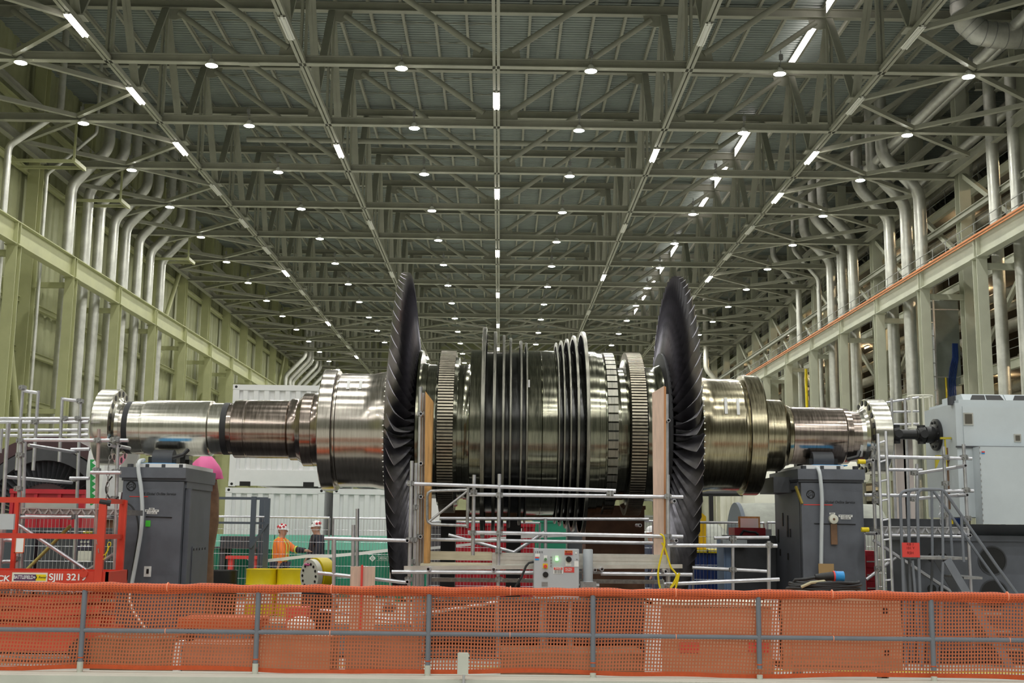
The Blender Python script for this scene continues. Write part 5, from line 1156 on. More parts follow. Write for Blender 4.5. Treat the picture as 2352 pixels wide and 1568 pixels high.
# ================================================================== BACKGROUND: CONTAINERS, BOXES, FENCES, PEOPLE
def container(px0, px1, Y, z0, label):
    x0, x1 = at(px0, 1150, Y).x, at(px1, 1150, Y).x; H = 2.59; D = 6.06
    t = thing('shipping_container', label, 'container', ((x0 + x1) / 2, Y + D / 2, z0), 'white shipping containers')
    build(MB().box(x0 + .05, x1 - .05, Y + .14, Y + D - .05, z0 + .12, z0 + H - .06), 'container_body', WHITE, t)
    mb = MB(); n = 8; w = (x1 - x0 - .28) / n; pr_ = []
    for i in range(n):
        a = x0 + .14 + i * w; pr_ += [(a, 0), (a + w * .34, 0), (a + w * .46, .06), (a + w * .86, .06), (a + w, 0)]
    vs = [(x, Y + .05 + .03 - d, z) for x, d in pr_ for z in (z0 + .42, z0 + H - .14)]
    mb.add(vs, [(2 * i, 2 * i + 2, 2 * i + 3, 2 * i + 1) for i in range(len(pr_) - 1)]); build(mb, 'corrugated_end', WHITE, t, smooth=False)
    mb = MB()
    for xx in (x0, x1 - .16): mb.box(xx, xx + .16, Y, Y + .16, z0, z0 + H)
    mb.box(x0 + .16, x1 - .16, Y + .005, Y + .1, z0 + H - .14, z0 + H - .002).box(x0 + .16, x1 - .16, Y + .005, Y + .1, z0 + .02, z0 + .42)
    build(mb, 'end_frame', WHITE, t)
    mb = MB(); m = 22; pr_ = []
    for i in range(m):
        a = Y + .16 + i * (D - .3) / m; w2 = (D - .3) / m; pr_ += [(a, 0), (a + w2 * .3, 0), (a + w2 * .5, -.04), (a + w2 * .8, -.04), (a + w2, 0)]
    for xx, sg in ((x1 - .02, 1), (x0 + .02, -1)):
        vs = [(xx + d * sg, yy, z) for yy, d in pr_ for z in (z0 + .15, z0 + H - .08)]; mb.add(vs, [(2 * i, 2 * i + 2, 2 * i + 3, 2 * i + 1) for i in range(len(pr_) - 1)])
    build(mb, 'corrugated_side', WHITE, t, smooth=False)
    for xx in (x0 - .005, x1 - .165):
        for zz in (z0, z0 + H - .12):
            c = build(MB().box(xx, xx + .17, Y - .01, Y + .17, zz, zz + .12), 'corner_casting', WHITE, t); build(MB().lathe((xx + .085, Y - .012, zz + .06), [(0, .0005), (0, .035)], 'Y', 12, caps=False), 'lock_hole', BLACK, c)
    mb = MB()
    for xx in (x0 + .28, x1 - .55): mb.box(xx, xx + .27, Y - .004, Y + .0, z0 + .01, z0 + .125)
    build(mb, 'fork_pocket', BLACK, t)
container(517, 745, 30.0, 0.0, 'white shipping container on the floor behind the left shaft, lower of the stack')
container(523, 745, 30.0, 2.62, 'white shipping container stacked on top behind the left shaft')
container(765, 985, 30.0, 0.0, 'white shipping container on the floor behind the left bladed disc')
container(771, 985, 30.0, 2.62, 'white shipping container stacked behind the left end drum of the rotor')
# green job boxes
def jobbox(px0, px1, Y, label, logo):
    x0, x1 = at(px0, 1300, Y).x, at(px1, 1300, Y).x; zl, zt_ = at(700, 1262, Y).z, at(700, 1229, Y).z
    t = thing('job_box', label, 'job box', ((x0 + x1) / 2, Y + .4, 0), 'green job boxes')
    b = build(MB().box(x0, x1, Y, Y + .8, .1, zl), 'box_body', GREEN, t)
    build(MB().add([(x, y, z) for x in (x0 - .02, x1 + .02) for y, z in ((Y - .03, zl), (Y + .18, zt_), (Y + .82, zt_), (Y + .82, zl))], [(0, 1, 2, 3), (7, 6, 5, 4), (0, 4, 5, 1), (1, 5, 6, 2), (2, 6, 7, 3), (0, 3, 7, 4)]), 'sloping_lid', GREENL, t, label='paler green lid')
    for xx in (x0 + .1, x1 - .3): build(MB().box(xx, xx + .2, Y + .05, Y + .75, 0, .1), 'skid_foot', GREEN, t)
    if logo:
        p, q = at(px1 - 40, 1289, Y - .005), at(px1 - 8, 1275, Y - .005); cx, cz = p.x - .10, (p.z + q.z) / 2
        pl = build(MB().box(p.x, q.x, Y - .006, Y - .001, p.z + .02, p.z + .025).box(p.x, q.x, Y - .006, Y - .001, q.z - .025, q.z - .02).box(q.x - .005, q.x, Y - .006, Y - .001, p.z + .02, q.z - .02), 'logo_border', PAPER, b)
        text('GREENLEE', PAPER, V((p.x + q.x) / 2 + .01, Y - .006, cz), .085, pl, width=(q.x - p.x) * .84)
        build(MB().plate([(cx - .08, Y - .002, cz), (cx, Y - .002, cz - .08), (cx + .08, Y - .002, cz), (cx, Y - .002, cz + .08)], (0, -.006, 0)).plate([(cx - .06, Y - .007, cz), (cx, Y - .007, cz - .06), (cx + .06, Y - .007, cz), (cx, Y - .007, cz + .06)], (0, -.006, 0)), 'logo_diamond', PAPER, pl); text('G', GREEN, V(cx, Y - .016, cz), .09, pl)
jobbox(478, 622, 28.4, 'green tool job box behind the dark steel frame, leftmost of three', True)
jobbox(628, 766, 28.4, 'green tool job box behind the two talking workers, middle of three', True)
jobbox(770, 905, 28.4, 'green tool job box with white lettering, nearest the left bladed disc', True)
a, b = at(505, 1255, 27.2), at(590, 1232, 27.2); solo(MB().box(a.x, b.x, 27.2, 28.0, a.z, b.z).box(a.x - .1, b.x + .1, 27.1, 28.1, a.z - .04, a.z).box(a.x, a.x + .1, 27.2, 28.0, 0, a.z).box(b.x - .1, b.x, 27.2, 28.0, 0, a.z), 'dark_bench', GREYD, 'dark grey bench in front of the green boxes', 'bench')
a, b = at(518, 1283, 26.8), at(592, 1277, 26.8); solo(MB().box(a.x, b.x, 26.8, 27.1, a.z, b.z).box(a.x + .05, a.x + .15, 26.85, 27.05, 0, a.z).box(b.x - .15, b.x - .05, 26.85, 27.05, 0, a.z), 'orange_board', SIGNRED, 'thin orange red board on two low legs in front of the green box', 'board')
# temporary wire fences
def fence(px0, px1, ytop, Y, label, Y1=None):
    Y1 = Y1 or Y; p, q = at(px0, ytop, Y), at(px1, ytop, Y1); p.z = q.z = (p.z + q.z) / 2
    t = thing('fence_panel', label, 'fence', V((p.x + q.x) / 2, (Y + Y1) / 2, 0), 'temporary wire fence panels')
    mb = MB().tube(V(p.x, p.y, .1), p, .021, 8).tube(V(q.x, q.y, .1), q, .021, 8).tube(p, q, .021, 8).tube(V(p.x, p.y, .15), V(q.x, q.y, .15), .021, 8); build(mb, 'panel_frame', GALV, t)
    mb = MB(); n = max(4, int((q - p).length / .06))
    for i in range(1, n): c = p.lerp(q, i / n); mb.tube(V(c.x, c.y, .15), c, .0035, 3, caps=False)
    for j in range(1, 7): z = .15 + (p.z - .15) * j / 7; mb.tube(V(p.x, p.y, z), V(q.x, q.y, z), .0045, 3, caps=False)
    build(mb, 'wire_mesh', GALV, t)
    for c in (p, q): build(MB().box(c.x - .1, c.x + .1, c.y - .35, c.y + .35, 0, .1), 'rubber_foot', GREYD, t)
fence(478, 757, 1187, 23.6, 'wire fence panel in front of the talking workers'); fence(766, 900, 1190, 24.2, 'wire fence panel in front of the lettered green job box')
fence(985, 1240, 1199, 22.0, 'wire fence panel in front of the red crates under the drum'); fence(1400, 1500, 1196, 21.6, 'narrow wire fence panel left of the pink plank')
fence(1590, 1755, 1200, 20.0, 'wire fence panel in front of the blue bins'); fence(1762, 1800, 1200, 20.1, 'short wire fence panel beside the right pedestal'); fence(1985, 2060, 1225, 19.6, 'wire fence panel behind the ladder')
fence(40, 270, 1186, 18.9, 'wire fence panel behind the left scaffold tower')
# barrier tape
pts = [at(x, y, 23.4) for x, y in ((610, 1291), (640, 1288), (700, 1281), (760, 1280), (830, 1274), (900, 1266))]
mb = MB(); mb.add([v for p in pts for v in (p, p + V(0, .01, .06))], [(2 * i, 2 * i + 2, 2 * i + 3, 2 * i + 1) for i in range(len(pts) - 1)]); solo(mb, 'barrier_tape', PAPER, 'white barrier tape strung along the wire fence behind the workers', 'tape')
pts = [at(x, y, 21.7) for x, y in ((985, 1262), (1030, 1258), (1080, 1253), (1130, 1240), (1200, 1236), (1300, 1232))]
mb = MB(); mb.add([v for p in pts for v in (p, p + V(0, .01, .05))], [(2 * i, 2 * i + 2, 2 * i + 3, 2 * i + 1) for i in range(len(pts) - 1)]); solo(mb, 'barrier_tape', PAPER, 'white barrier tape in front of the red crates under the drum', 'tape')
# drums
def drum(pxc, ytop, Y, m, label, cat='drum', lid=True):
    c = at(pxc, ytop, Y); H = c.z; r = .29
    t = thing('steel_drum', label, cat, (c.x, Y, 0))
    build(MB().lathe((c.x, Y, 0), [(0, r - .01), (.01, r), (H * .33, r), (H * .34, r + .012), (H * .36, r), (H * .66, r), (H * .67, r + .012), (H * .69, r), (H - .02, r), (H, r + .008), (H, r - .02), (H - .03, r - .03), (H - .03, .01)], 'Z', 32), 'drum_shell', m, t, fixn=True)
    return t, c
drum(510, 1309, 22.6, BLACK, 'glossy black steel drum beside the left pedestal')
for pxc, lab in ((602, 'bright yellow drum beside the black drum'), (673, 'bright yellow waste drum in front of the workers')):
    t, c = drum(pxc, 1306, 22.6, YELLOW, lab)
    lb = build(MB().lathe((c.x, 22.6, c.z - .5), [(-.14, .294), (.14, .294)], 'Z', 20, math.pi * 1.2, math.pi * 1.8), 'drum_label', PAPER, t)
    text('WASTE OIL', BLACK, V(c.x, 22.6 - .30, c.z - .48), .09, lb, width=.36)
# spool flange, boards
c = at(722, 1322, 19.5); t = thing('cable_reel', 'white reel flange with yellow rim standing behind the yellow drums', 'reel', (c.x, 19.5, 0))
build(MB().lathe(c, [(-.10, .05), (-.10, .26), (-.02, .27), (-.02, .05)], 'X', 30), 'reel_flange', CREAM, t, fixn=True); build(MB().lathe(c, [(.0, .1), (.0, .29), (.22, .29), (.22, .1)], 'X', 30), 'reel_drum', YELLOW, t, fixn=True)
mb = MB()
for i in range(14): q = 2 * math.pi * i / 14; mb.tube(c + V(-.11, .19 * math.cos(q), .19 * math.sin(q)), c + V(-.09, .19 * math.cos(q), .19 * math.sin(q)), .022, 8)
build(mb, 'flange_hole', BLACK, t); t.rotation_euler.z = .75; build(MB().box(c.x - .1, c.x + .3, 19.3, 19.7, 0, c.z - .2), 'reel_stand', GREYD, t)
solo(MB().ball(at(726, 1296, 19.6), .2, (1.0, .7, .25)), 'pink_cloth', PINK, 'small pink cloth on top of the white reel', 'cloth')
a, b = at(804, 1350, 14.9), at(862, 1301, 14.9); t = thing('plywood_board', 'pale plywood board with a red strip standing left of the black disc', 'board', ((a.x + b.x) / 2, 14.9, 0))
build(MB().box(a.x, b.x, 14.9, 14.92, .25, b.z), 'board_panel', PLY, t); p, q = at(828, 1350, 14.88), at(834, 1297, 14.88); build(MB().box(p.x, q.x, 14.87, 14.9, 0, q.z), 'red_strip', SIGNRED, t)
# dark steel frame
t = thing('steel_rack', 'dark blue grey steel rack frame behind the left pedestal', 'frame', at(560, 1400, 23.0)); Yf = 22.9; SL = mat('slate_paint', (.09, .11, .14), .5)
for px, y0 in ((580, 1140), (612, 1144)): build(MB().box(at(px, 1200, Yf).x - .045, at(px, 1200, Yf).x + .045, Yf, Yf + .09, 0, at(px, y0, Yf).z), 'frame_post', SL, t)
build(MB().box(at(600, 1200, Yf + .8).x - .05, at(600, 1200, Yf + .8).x + .05, Yf + .8, Yf + .9, 0, at(600, 1142, Yf + .8).z), 'frame_post', SL, t)
for y0, y1, dd in ((1141, 1147, 0), (1198, 1203, 0)): build(MB().box(at(482, 1200, Yf).x, at(612, 1200, Yf).x, Yf + .02, Yf + .08, at(560, y1, Yf).z, at(560, y0, Yf).z), 'frame_rail', SL, t)
build(MB().bar(at(575, 1258, Yf), at(615, 1200, Yf), .05, .05), 'frame_brace', SL, t)
# pink tarp, brown draped column, white tarp with green edge
def heap(name, m, label, cat, prof, Y, d, seed):
    r_ = random.Random(seed); c = at(sum(p[0] for p in prof) / len(prof), prof[0][1], Y); mb = MB(); rows = 9; n = 20; xs_ = [at(p[0], p[1], Y) for p in prof]
    base = min(p.z for p in xs_); hw = (max(p.x for p in xs_) - min(p.x for p in xs_)) / 2; cx = (max(p.x for p in xs_) + min(p.x for p in xs_)) / 2; H = max(p.z for p in xs_) - base
    vs = []
    for j in range(rows):
        u = j / (rows - 1); rr_ = math.cos(u * math.pi / 2) ** .6
        for i in range(n):
            q = 2 * math.pi * i / n; k = 1 + .16 * math.sin(5 * q + seed + u * 2) * (1 - u * .6) + r_.uniform(-.03, .03); vs.append((cx + hw * rr_ * k * math.cos(q), Y + d * rr_ * k * math.sin(q), base + H * (u ** .9) * (1 + .05 * math.sin(3 * q + seed))))
    fs = [(j * n + i, j * n + (i + 1) % n, (j + 1) * n + (i + 1) % n, (j + 1) * n + i) for j in range(rows - 1) for i in range(n)]
    return solo(mb.add(vs, fs), name, m, label, cat, sharp=50)
heap('pink_tarp', PINK, 'bright pink tarp draped behind the left pedestal under the shaft', 'tarp', [(434, 1098), (508, 1098), (470, 1044)], 20.6, .35, 2)
mb = MB().lathe((at(480, 1150, 20.9).x, 20.9, 0), [(0, .16), (.6, .15), (1.2, .13), (1.7, .19), (2.2, .17), (2.45, .12), (2.5, .02)], 'Z', 14); solo(mb, 'draped_column', BROWN, 'dark brown draped column beside the left pedestal', 'column')
p = [at(x, y, 19.2) for x, y in ((193, 1190), (272, 1190), (284, 1045), (204, 1030))]
mb = MB(); n = 8; vs = []
for j in range(n + 1):
    for i in range(n + 1):
        u, v = i / n, j / n; q = p[0].lerp(p[1], u).lerp(p[3].lerp(p[2], u), v); vs.append(q + V(0, .06 * math.sin(u * 9) + .04 * math.sin(v * 7 + u * 4), 0))
mb.add(vs, [(j * (n + 1) + i, j * (n + 1) + i + 1, (j + 1) * (n + 1) + i + 1, (j + 1) * (n + 1) + i) for j in range(n) for i in range(n)])
t = thing('white_tarp', 'white tarp with a jagged green edge hanging behind the left flange', 'tarp', (p[0].x, 19.2, p[0].z)); build(mb, 'tarp_sheet', TARP, t)
mb = MB(); zz = [at(206 + (5 if i % 2 else 14) + i * .9 * (1 if i < 8 else 0) * 0, 1055 + i * 7, 19.1) for i in range(16)]; e0 = [at(207, 1055 + i * 7, 19.1) for i in range(16)]
mb.add([v for a, b in zip(e0, zz) for v in (a, b)], [(2 * i, 2 * i + 2, 2 * i + 3, 2 * i + 1) for i in range(15)]); build(mb, 'green_edge', mat('tarp_green', (.03, .40, .10), .5), t)
p = [at(x, y, 18.7) for x, y in ((262, 1130), (292, 1130), (318, 1042), (285, 1040))]; solo(MB().plate(p, (0, .03, 0)), 'white_sheet', TARP, 'white plastic sheet hanging beside the left pedestal top', 'sheet')
# half turbine casing at left with blade row
cc = at(98, 1200, 24.0); t = thing('turbine_casing', 'dark maroon half turbine casing with a ring of blades at the left edge', 'casing', (cc.x, 24.2, 0))
R0 = 1.66
build(MB().lathe((cc.x, 24.0, 1.75), [(0, R0 * .86), (0, R0), (1.4, R0), (1.4, R0 * .86), (0, R0 * .86)], 'Y', 40, 0, math.pi, caps=False), 'outer_shell', MAROON, t, fixn=True)
build(MB().lathe((cc.x, 23.95, 1.75), [(0, R0 * .70), (0, R0 * .84), (.3, R0 * .84), (.3, R0 * .70), (0, R0 * .70)], 'Y', 40, 0, math.pi, caps=False), 'inner_ring', GREYD, t, fixn=True)
mb = MB()
for i in range(30):
    q = math.pi * (i + .5) / 30; u = V(math.cos(q), 0, math.sin(q)); w_ = V(-math.sin(q), 0, math.cos(q)); o = V(cc.x, 24.0, 1.75)
    mb.plate([o + u * R0 * .42 + w_ * .02, o + u * R0 * .70 + w_ * .05, o + u * R0 * .70 - w_ * .05 + V(0, .2, 0), o + u * R0 * .42 - w_ * .02 + V(0, .15, 0)], (0, .02, 0))
build(mb, 'blade_row', GREYD, t); build(MB().lathe((cc.x, 24.1, 1.75), [(0, R0 * .30), (0, R0 * .44), (.2, R0 * .44), (.2, R0 * .3), (0, R0 * .3)], 'Y', 30, 0, math.pi, caps=False), 'hub_ring', MAROON, t, fixn=True)
build(MB().box(cc.x - R0 - .2, cc.x + R0 + .2, 24.1, 25.3, 0, 1.74), 'timber_base', BROWN, t)
# red skip, grey cabinets
def redskip(px0, px1, y0, y1, Y, label, floor=True, d=1.0):
    a, b = at(px0, y1, Y), at(px1, y0, Y); t = thing('red_crate', label, 'crate', ((a.x + b.x) / 2, Y + d / 2, 0), 'red steel crates')
    build(MB().box(a.x, b.x, Y + .04, Y + d, .0, b.z - .02), 'crate_body', REDD, t); mb = MB(); n = max(3, int((b.x - a.x) / .35))
    for i in range(n + 1): x = a.x + (b.x - a.x) * i / n; mb.box(x - .03, x + .03, Y, Y + .05, .06, b.z - .03)
    build(mb, 'crate_rib', REDD, t); build(MB().box(a.x - .04, b.x + .04, Y - .02, Y + d + .04, b.z - .08, b.z), 'top_rim', REDD, t); return t
redskip(18, 192, 1124, 1260, 21.5, 'dark red steel crate behind the left scaffold tower')
redskip(1035, 1100, 1200, 1300, 23.0, 'red steel crate under the rotor drum, leftmost of the three'); redskip(1103, 1165, 1198, 1300, 23.2, 'red steel crate under the rotor drum, middle of the three')
t = redskip(1168, 1225, 1200, 1300, 23.0, 'red steel crate with white notices under the rotor drum')
label_plate(at(1171, 1232, 22.97), at(1199, 1213, 22.97), PAPER, t, 'white_notice'); label_plate(at(1170, 1260, 22.97), at(1200, 1251, 22.97), PAPER, t, 'white_notice')
def cabinet(px0, px1, y0, Y, m, label, d=.8, name='floor_cabinet'):
    a, b = at(px0, 1300, Y), at(px1, y0, Y); t = thing(name, label, 'cabinet', ((a.x + b.x) / 2, Y + d / 2, 0)); build(MB().box(a.x, b.x, Y, Y + d, 0, b.z), 'cabinet_body', m, t)
    build(MB().box(a.x + .03, b.x - .03, Y - .015, Y, .05, b.z - .04), 'cabinet_door', m, t); return t
cabinet(-30, 82, 1212, 20.2, mat('slate_cabinet', (.06, .07, .085), .5), 'slate grey floor cabinet behind the red lift platform')
t = cabinet(84, 240, 1213, 20.0, GREYD, 'dark grey floor cabinet with a gauge panel behind the red lift'); Yq = 19.98
label_plate(at(191, 1224, Yq), at(213, 1219, Yq), YELLOW, t, 'yellow_label'); T('CAUTION', 202, 1221.5, Yq - .006, 3.5, BLACK, t); label_plate(at(178, 1262, Yq), at(211, 1237, Yq), mat('dark_gauge_panel', (.05, .04, .07), .4), t, 'gauge_panel')
label_plate(at(178, 1290, Yq), at(210, 1265, Yq), CREAM, t, 'notice'); 
for i in range(3):
    for j in range(2): c = at(187 + i * 8, 1244 + j * 9, Yq - .005); build(MB().lathe((c.x, Yq - .005, c.z), [(-.006, .02), (.0, .022)], 'Y', 10), 'gauge', ALU, t)
gelogo(97, 1223, 6, Yq - .002, t)
# right-hand background
a = at(1600, 1185, 25.0); zc = at(1650, 1190, 25.0).z
t = thing('grey_casing', 'big dull grey cylindrical casing behind the right bladed disc', 'casing', (at(1640, 1200, 25).x, 25.5, 0)); x0, x1 = at(1540, 1200, 25).x, at(1672, 1200, 25).x
build(MB().lathe((0, 25.6, .62), [(x0, .9), (x0, 1.18), (x1 - .12, 1.18), (x1, 1.08), (x1, .7)], 'X', 40), 'casing_shell', CASINGO, t, fixn=True); build(MB().box(x0, x1 - .2, 24.8, 26.2, 0, .3), 'casing_base', GREYD, t)
c = at(1720, 1190, 27.0); t = thing('stator_casing', 'grey cylinder with a dark end ring lying behind the red tool box', 'casing', (c.x, 27.6, 0))
x0 = at(1712, 1200, 26.5).x; rc_ = 1.1
build(MB().lathe((0, 27.4, 1.2), [(x0, rc_ * .98), (x0 + .4, rc_), (x0 + 3.2, rc_), (x0 + 3.2, .4)], 'X', 44), 'casing_shell', CASINGO, t, fixn=True); build(MB().lathe((0, 27.4, 1.2), [(x0 - .06, rc_ * .5), (x0 - .06, rc_), (x0 + .02, rc_ * 1.01), (x0 + .02, rc_ * .5)], 'X', 44), 'end_ring', SL, t, fixn=True)
build(MB().lathe((0, 27.4, 1.2), [(x0 - .02, .0005), (x0 - .02, rc_ * .5)], 'X', 30, caps=False), 'bore', BLACK, t); build(MB().box(x0, x0 + 3, 26.6, 28.2, 0, .2), 'saddle', BROWN, t)
t = thing('white_vessel', 'cream white rounded vessel behind the grey cylinder at right', 'vessel', (at(1760, 1200, 29.5).x, 29.5, 0)); c = at(1765, 1165, 29.5)
build(MB().lathe((0, 30.2, c.z - .15), [(c.x - .75, .4), (c.x - .7, 1.2), (c.x - .5, 1.5), (c.x - .2, 1.58), (c.x + 1.6, 1.58), (c.x + 1.9, 1.2), (c.x + 2, .1)], 'X', 40), 'vessel_shell', CREAM, t, fixn=True)
a, b = at(1700, 1092, 34), at(1990, 1080, 34)
solo(MB().tube(a, b, .33, 16).box(a.x + .3, a.x + .5, 33.9, 34.1, 0, a.z).box(b.x - .5, b.x - .3, 33.9, 34.1, 0, b.z), 'white_pipe', CREAM, 'thick cream pipe behind the right pedestal', 'pipe'); a, b = at(1600, 1133, 29.2), at(1800, 1133, 29.2)
solo(MB().tube(a, b, .07, 10).box(a.x + .3, a.x + .4, 29.15, 29.25, 0, a.z).box(b.x - .4, b.x - .3, 29.15, 29.25, 0, b.z), 'black_pipe', BLACK, 'black pipe running above the dull grey casings', 'pipe')
for n, px in enumerate((1662, 1673, 1730)): solo(MB().tube(V(at(px, 1130, 30).x, 30, 0), V(at(px, 1130, 30).x, 30, at(px, 1050, 30).z), .09, 10), 'white_riser', CREAM, '%s white upright pipe behind the right end drum' % ORD[n], 'pipe', 'white upright pipes')
p = [at(x, y, 21.2) for x, y in ((1592, 1262), (1622, 1262), (1622, 1186), (1613, 1178), (1592, 1178))]; solo(MB().plate(p, (0, .1, 0)), 'yellow_bracket', mat('bright_yellow', (.75, .48, .01), .45), 'tall bright yellow bracket plate beside the right bladed disc', 'bracket')
def bin_(px0, px1, y0, Y, m, label, lidm):
    a, b = at(px0, 1300, Y), at(px1, y0, Y); t = thing('plastic_bin', label, 'bin', ((a.x + b.x) / 2, Y + .4, 0)); build(MB().box(a.x, b.x, Y, Y + .8, 0, b.z - .06), 'bin_body', m, t); build(MB().box(a.x - .02, b.x + .02, Y - .03, Y + .83, b.z - .06, b.z), 'bin_lid', lidm, t)
bin_(1586, 1624, 1261, 20.8, BLUE, 'dark blue bin with yellow lid nearest the right disc', YELLOW); bin_(1626, 1662, 1262, 20.8, BLUE, 'dark blue bin with yellow lid beside the dark cabinet', YELLOW); bin_(1404, 1450, 1255, 20.9, BLUE, 'dark blue bin behind the slotted wheel under the drum', BLUEL)
cabinet(1663, 1683, 1232, 18.8, BLUEL, 'narrow light blue cabinet beside the blue bins', .6); t = cabinet(1684, 1785, 1230, 18.7, GREYD, 'wide dark grey cabinet left of the right pedestal', .9)
a, b = at(1660, 1253, 18.5), at(1716, 1240, 18.5); solo(MB().box(a.x, b.x, 18.5, 18.68, a.z, b.z), 'white_terminal_box', CASING, 'small white terminal box on the dark grey cabinet front', 'terminal box')
t = thing('red_tool_box', 'red tool box with black hoses on the wide dark grey cabinet', 'tool box', at(1715, 1232, 19.3)); a, b = at(1682, 1231, 19.2), at(1752, 1212, 19.2); build(MB().box(a.x, b.x, 19.0, 19.5, a.z, b.z), 'box_body', REDD, t)
build(MB().path([at(x, y, 18.95) for x, y in ((1700, 1230), (1708, 1218), (1722, 1221), (1735, 1222), (1742, 1228))], .02, 6), 'hose', RUBBER, t, fixn=True)
a, b = at(1755, 1230, 19.1), at(1772, 1215, 19.1); solo(MB().box(a.x, b.x, 19.1, 19.4, a.z, b.z), 'grey_case', CASING, 'small light grey case beside the red tool box', 'case')
t = thing('notice_board', 'framed white notice board standing above the red tool box', 'notice board', at(1720, 1213, 19.6)); a, b = at(1697, 1213, 19.6), at(1746, 1186, 19.6)
build(MB().box(a.x, b.x, 19.62, 19.65, a.z, b.z), 'board_frame', WOOD, t); build(MB().box(a.x + .03, b.x - .03, 19.61, 19.62, a.z, b.z - .03), 'paper_sheet', PAPER, t)
# red drawers, gas bottle behind the ladder
Y = 18.8; a, b = at(1990, 1340, Y), at(2014, 1265, Y); t = thing('drawer_chest', 'dark red tool chest of drawers behind the ladder foot', 'tool chest', ((a.x + b.x) / 2, Y + .3, 0)); build(MB().box(a.x, b.x, Y, Y + .6, 0, b.z), 'chest_body', REDD, t)
for i in range(6): z = .1 + i * (b.z - .15) / 6; dr = build(MB().box(a.x + .01, b.x - .01, Y - .015, Y, z, z + (b.z - .15) / 6 - .02), 'drawer', REDD, t); build(MB().box(a.x + .01, b.x - .01, Y - .03, Y - .015, z + .08, z + .1), 'drawer_pull', ALU, dr)
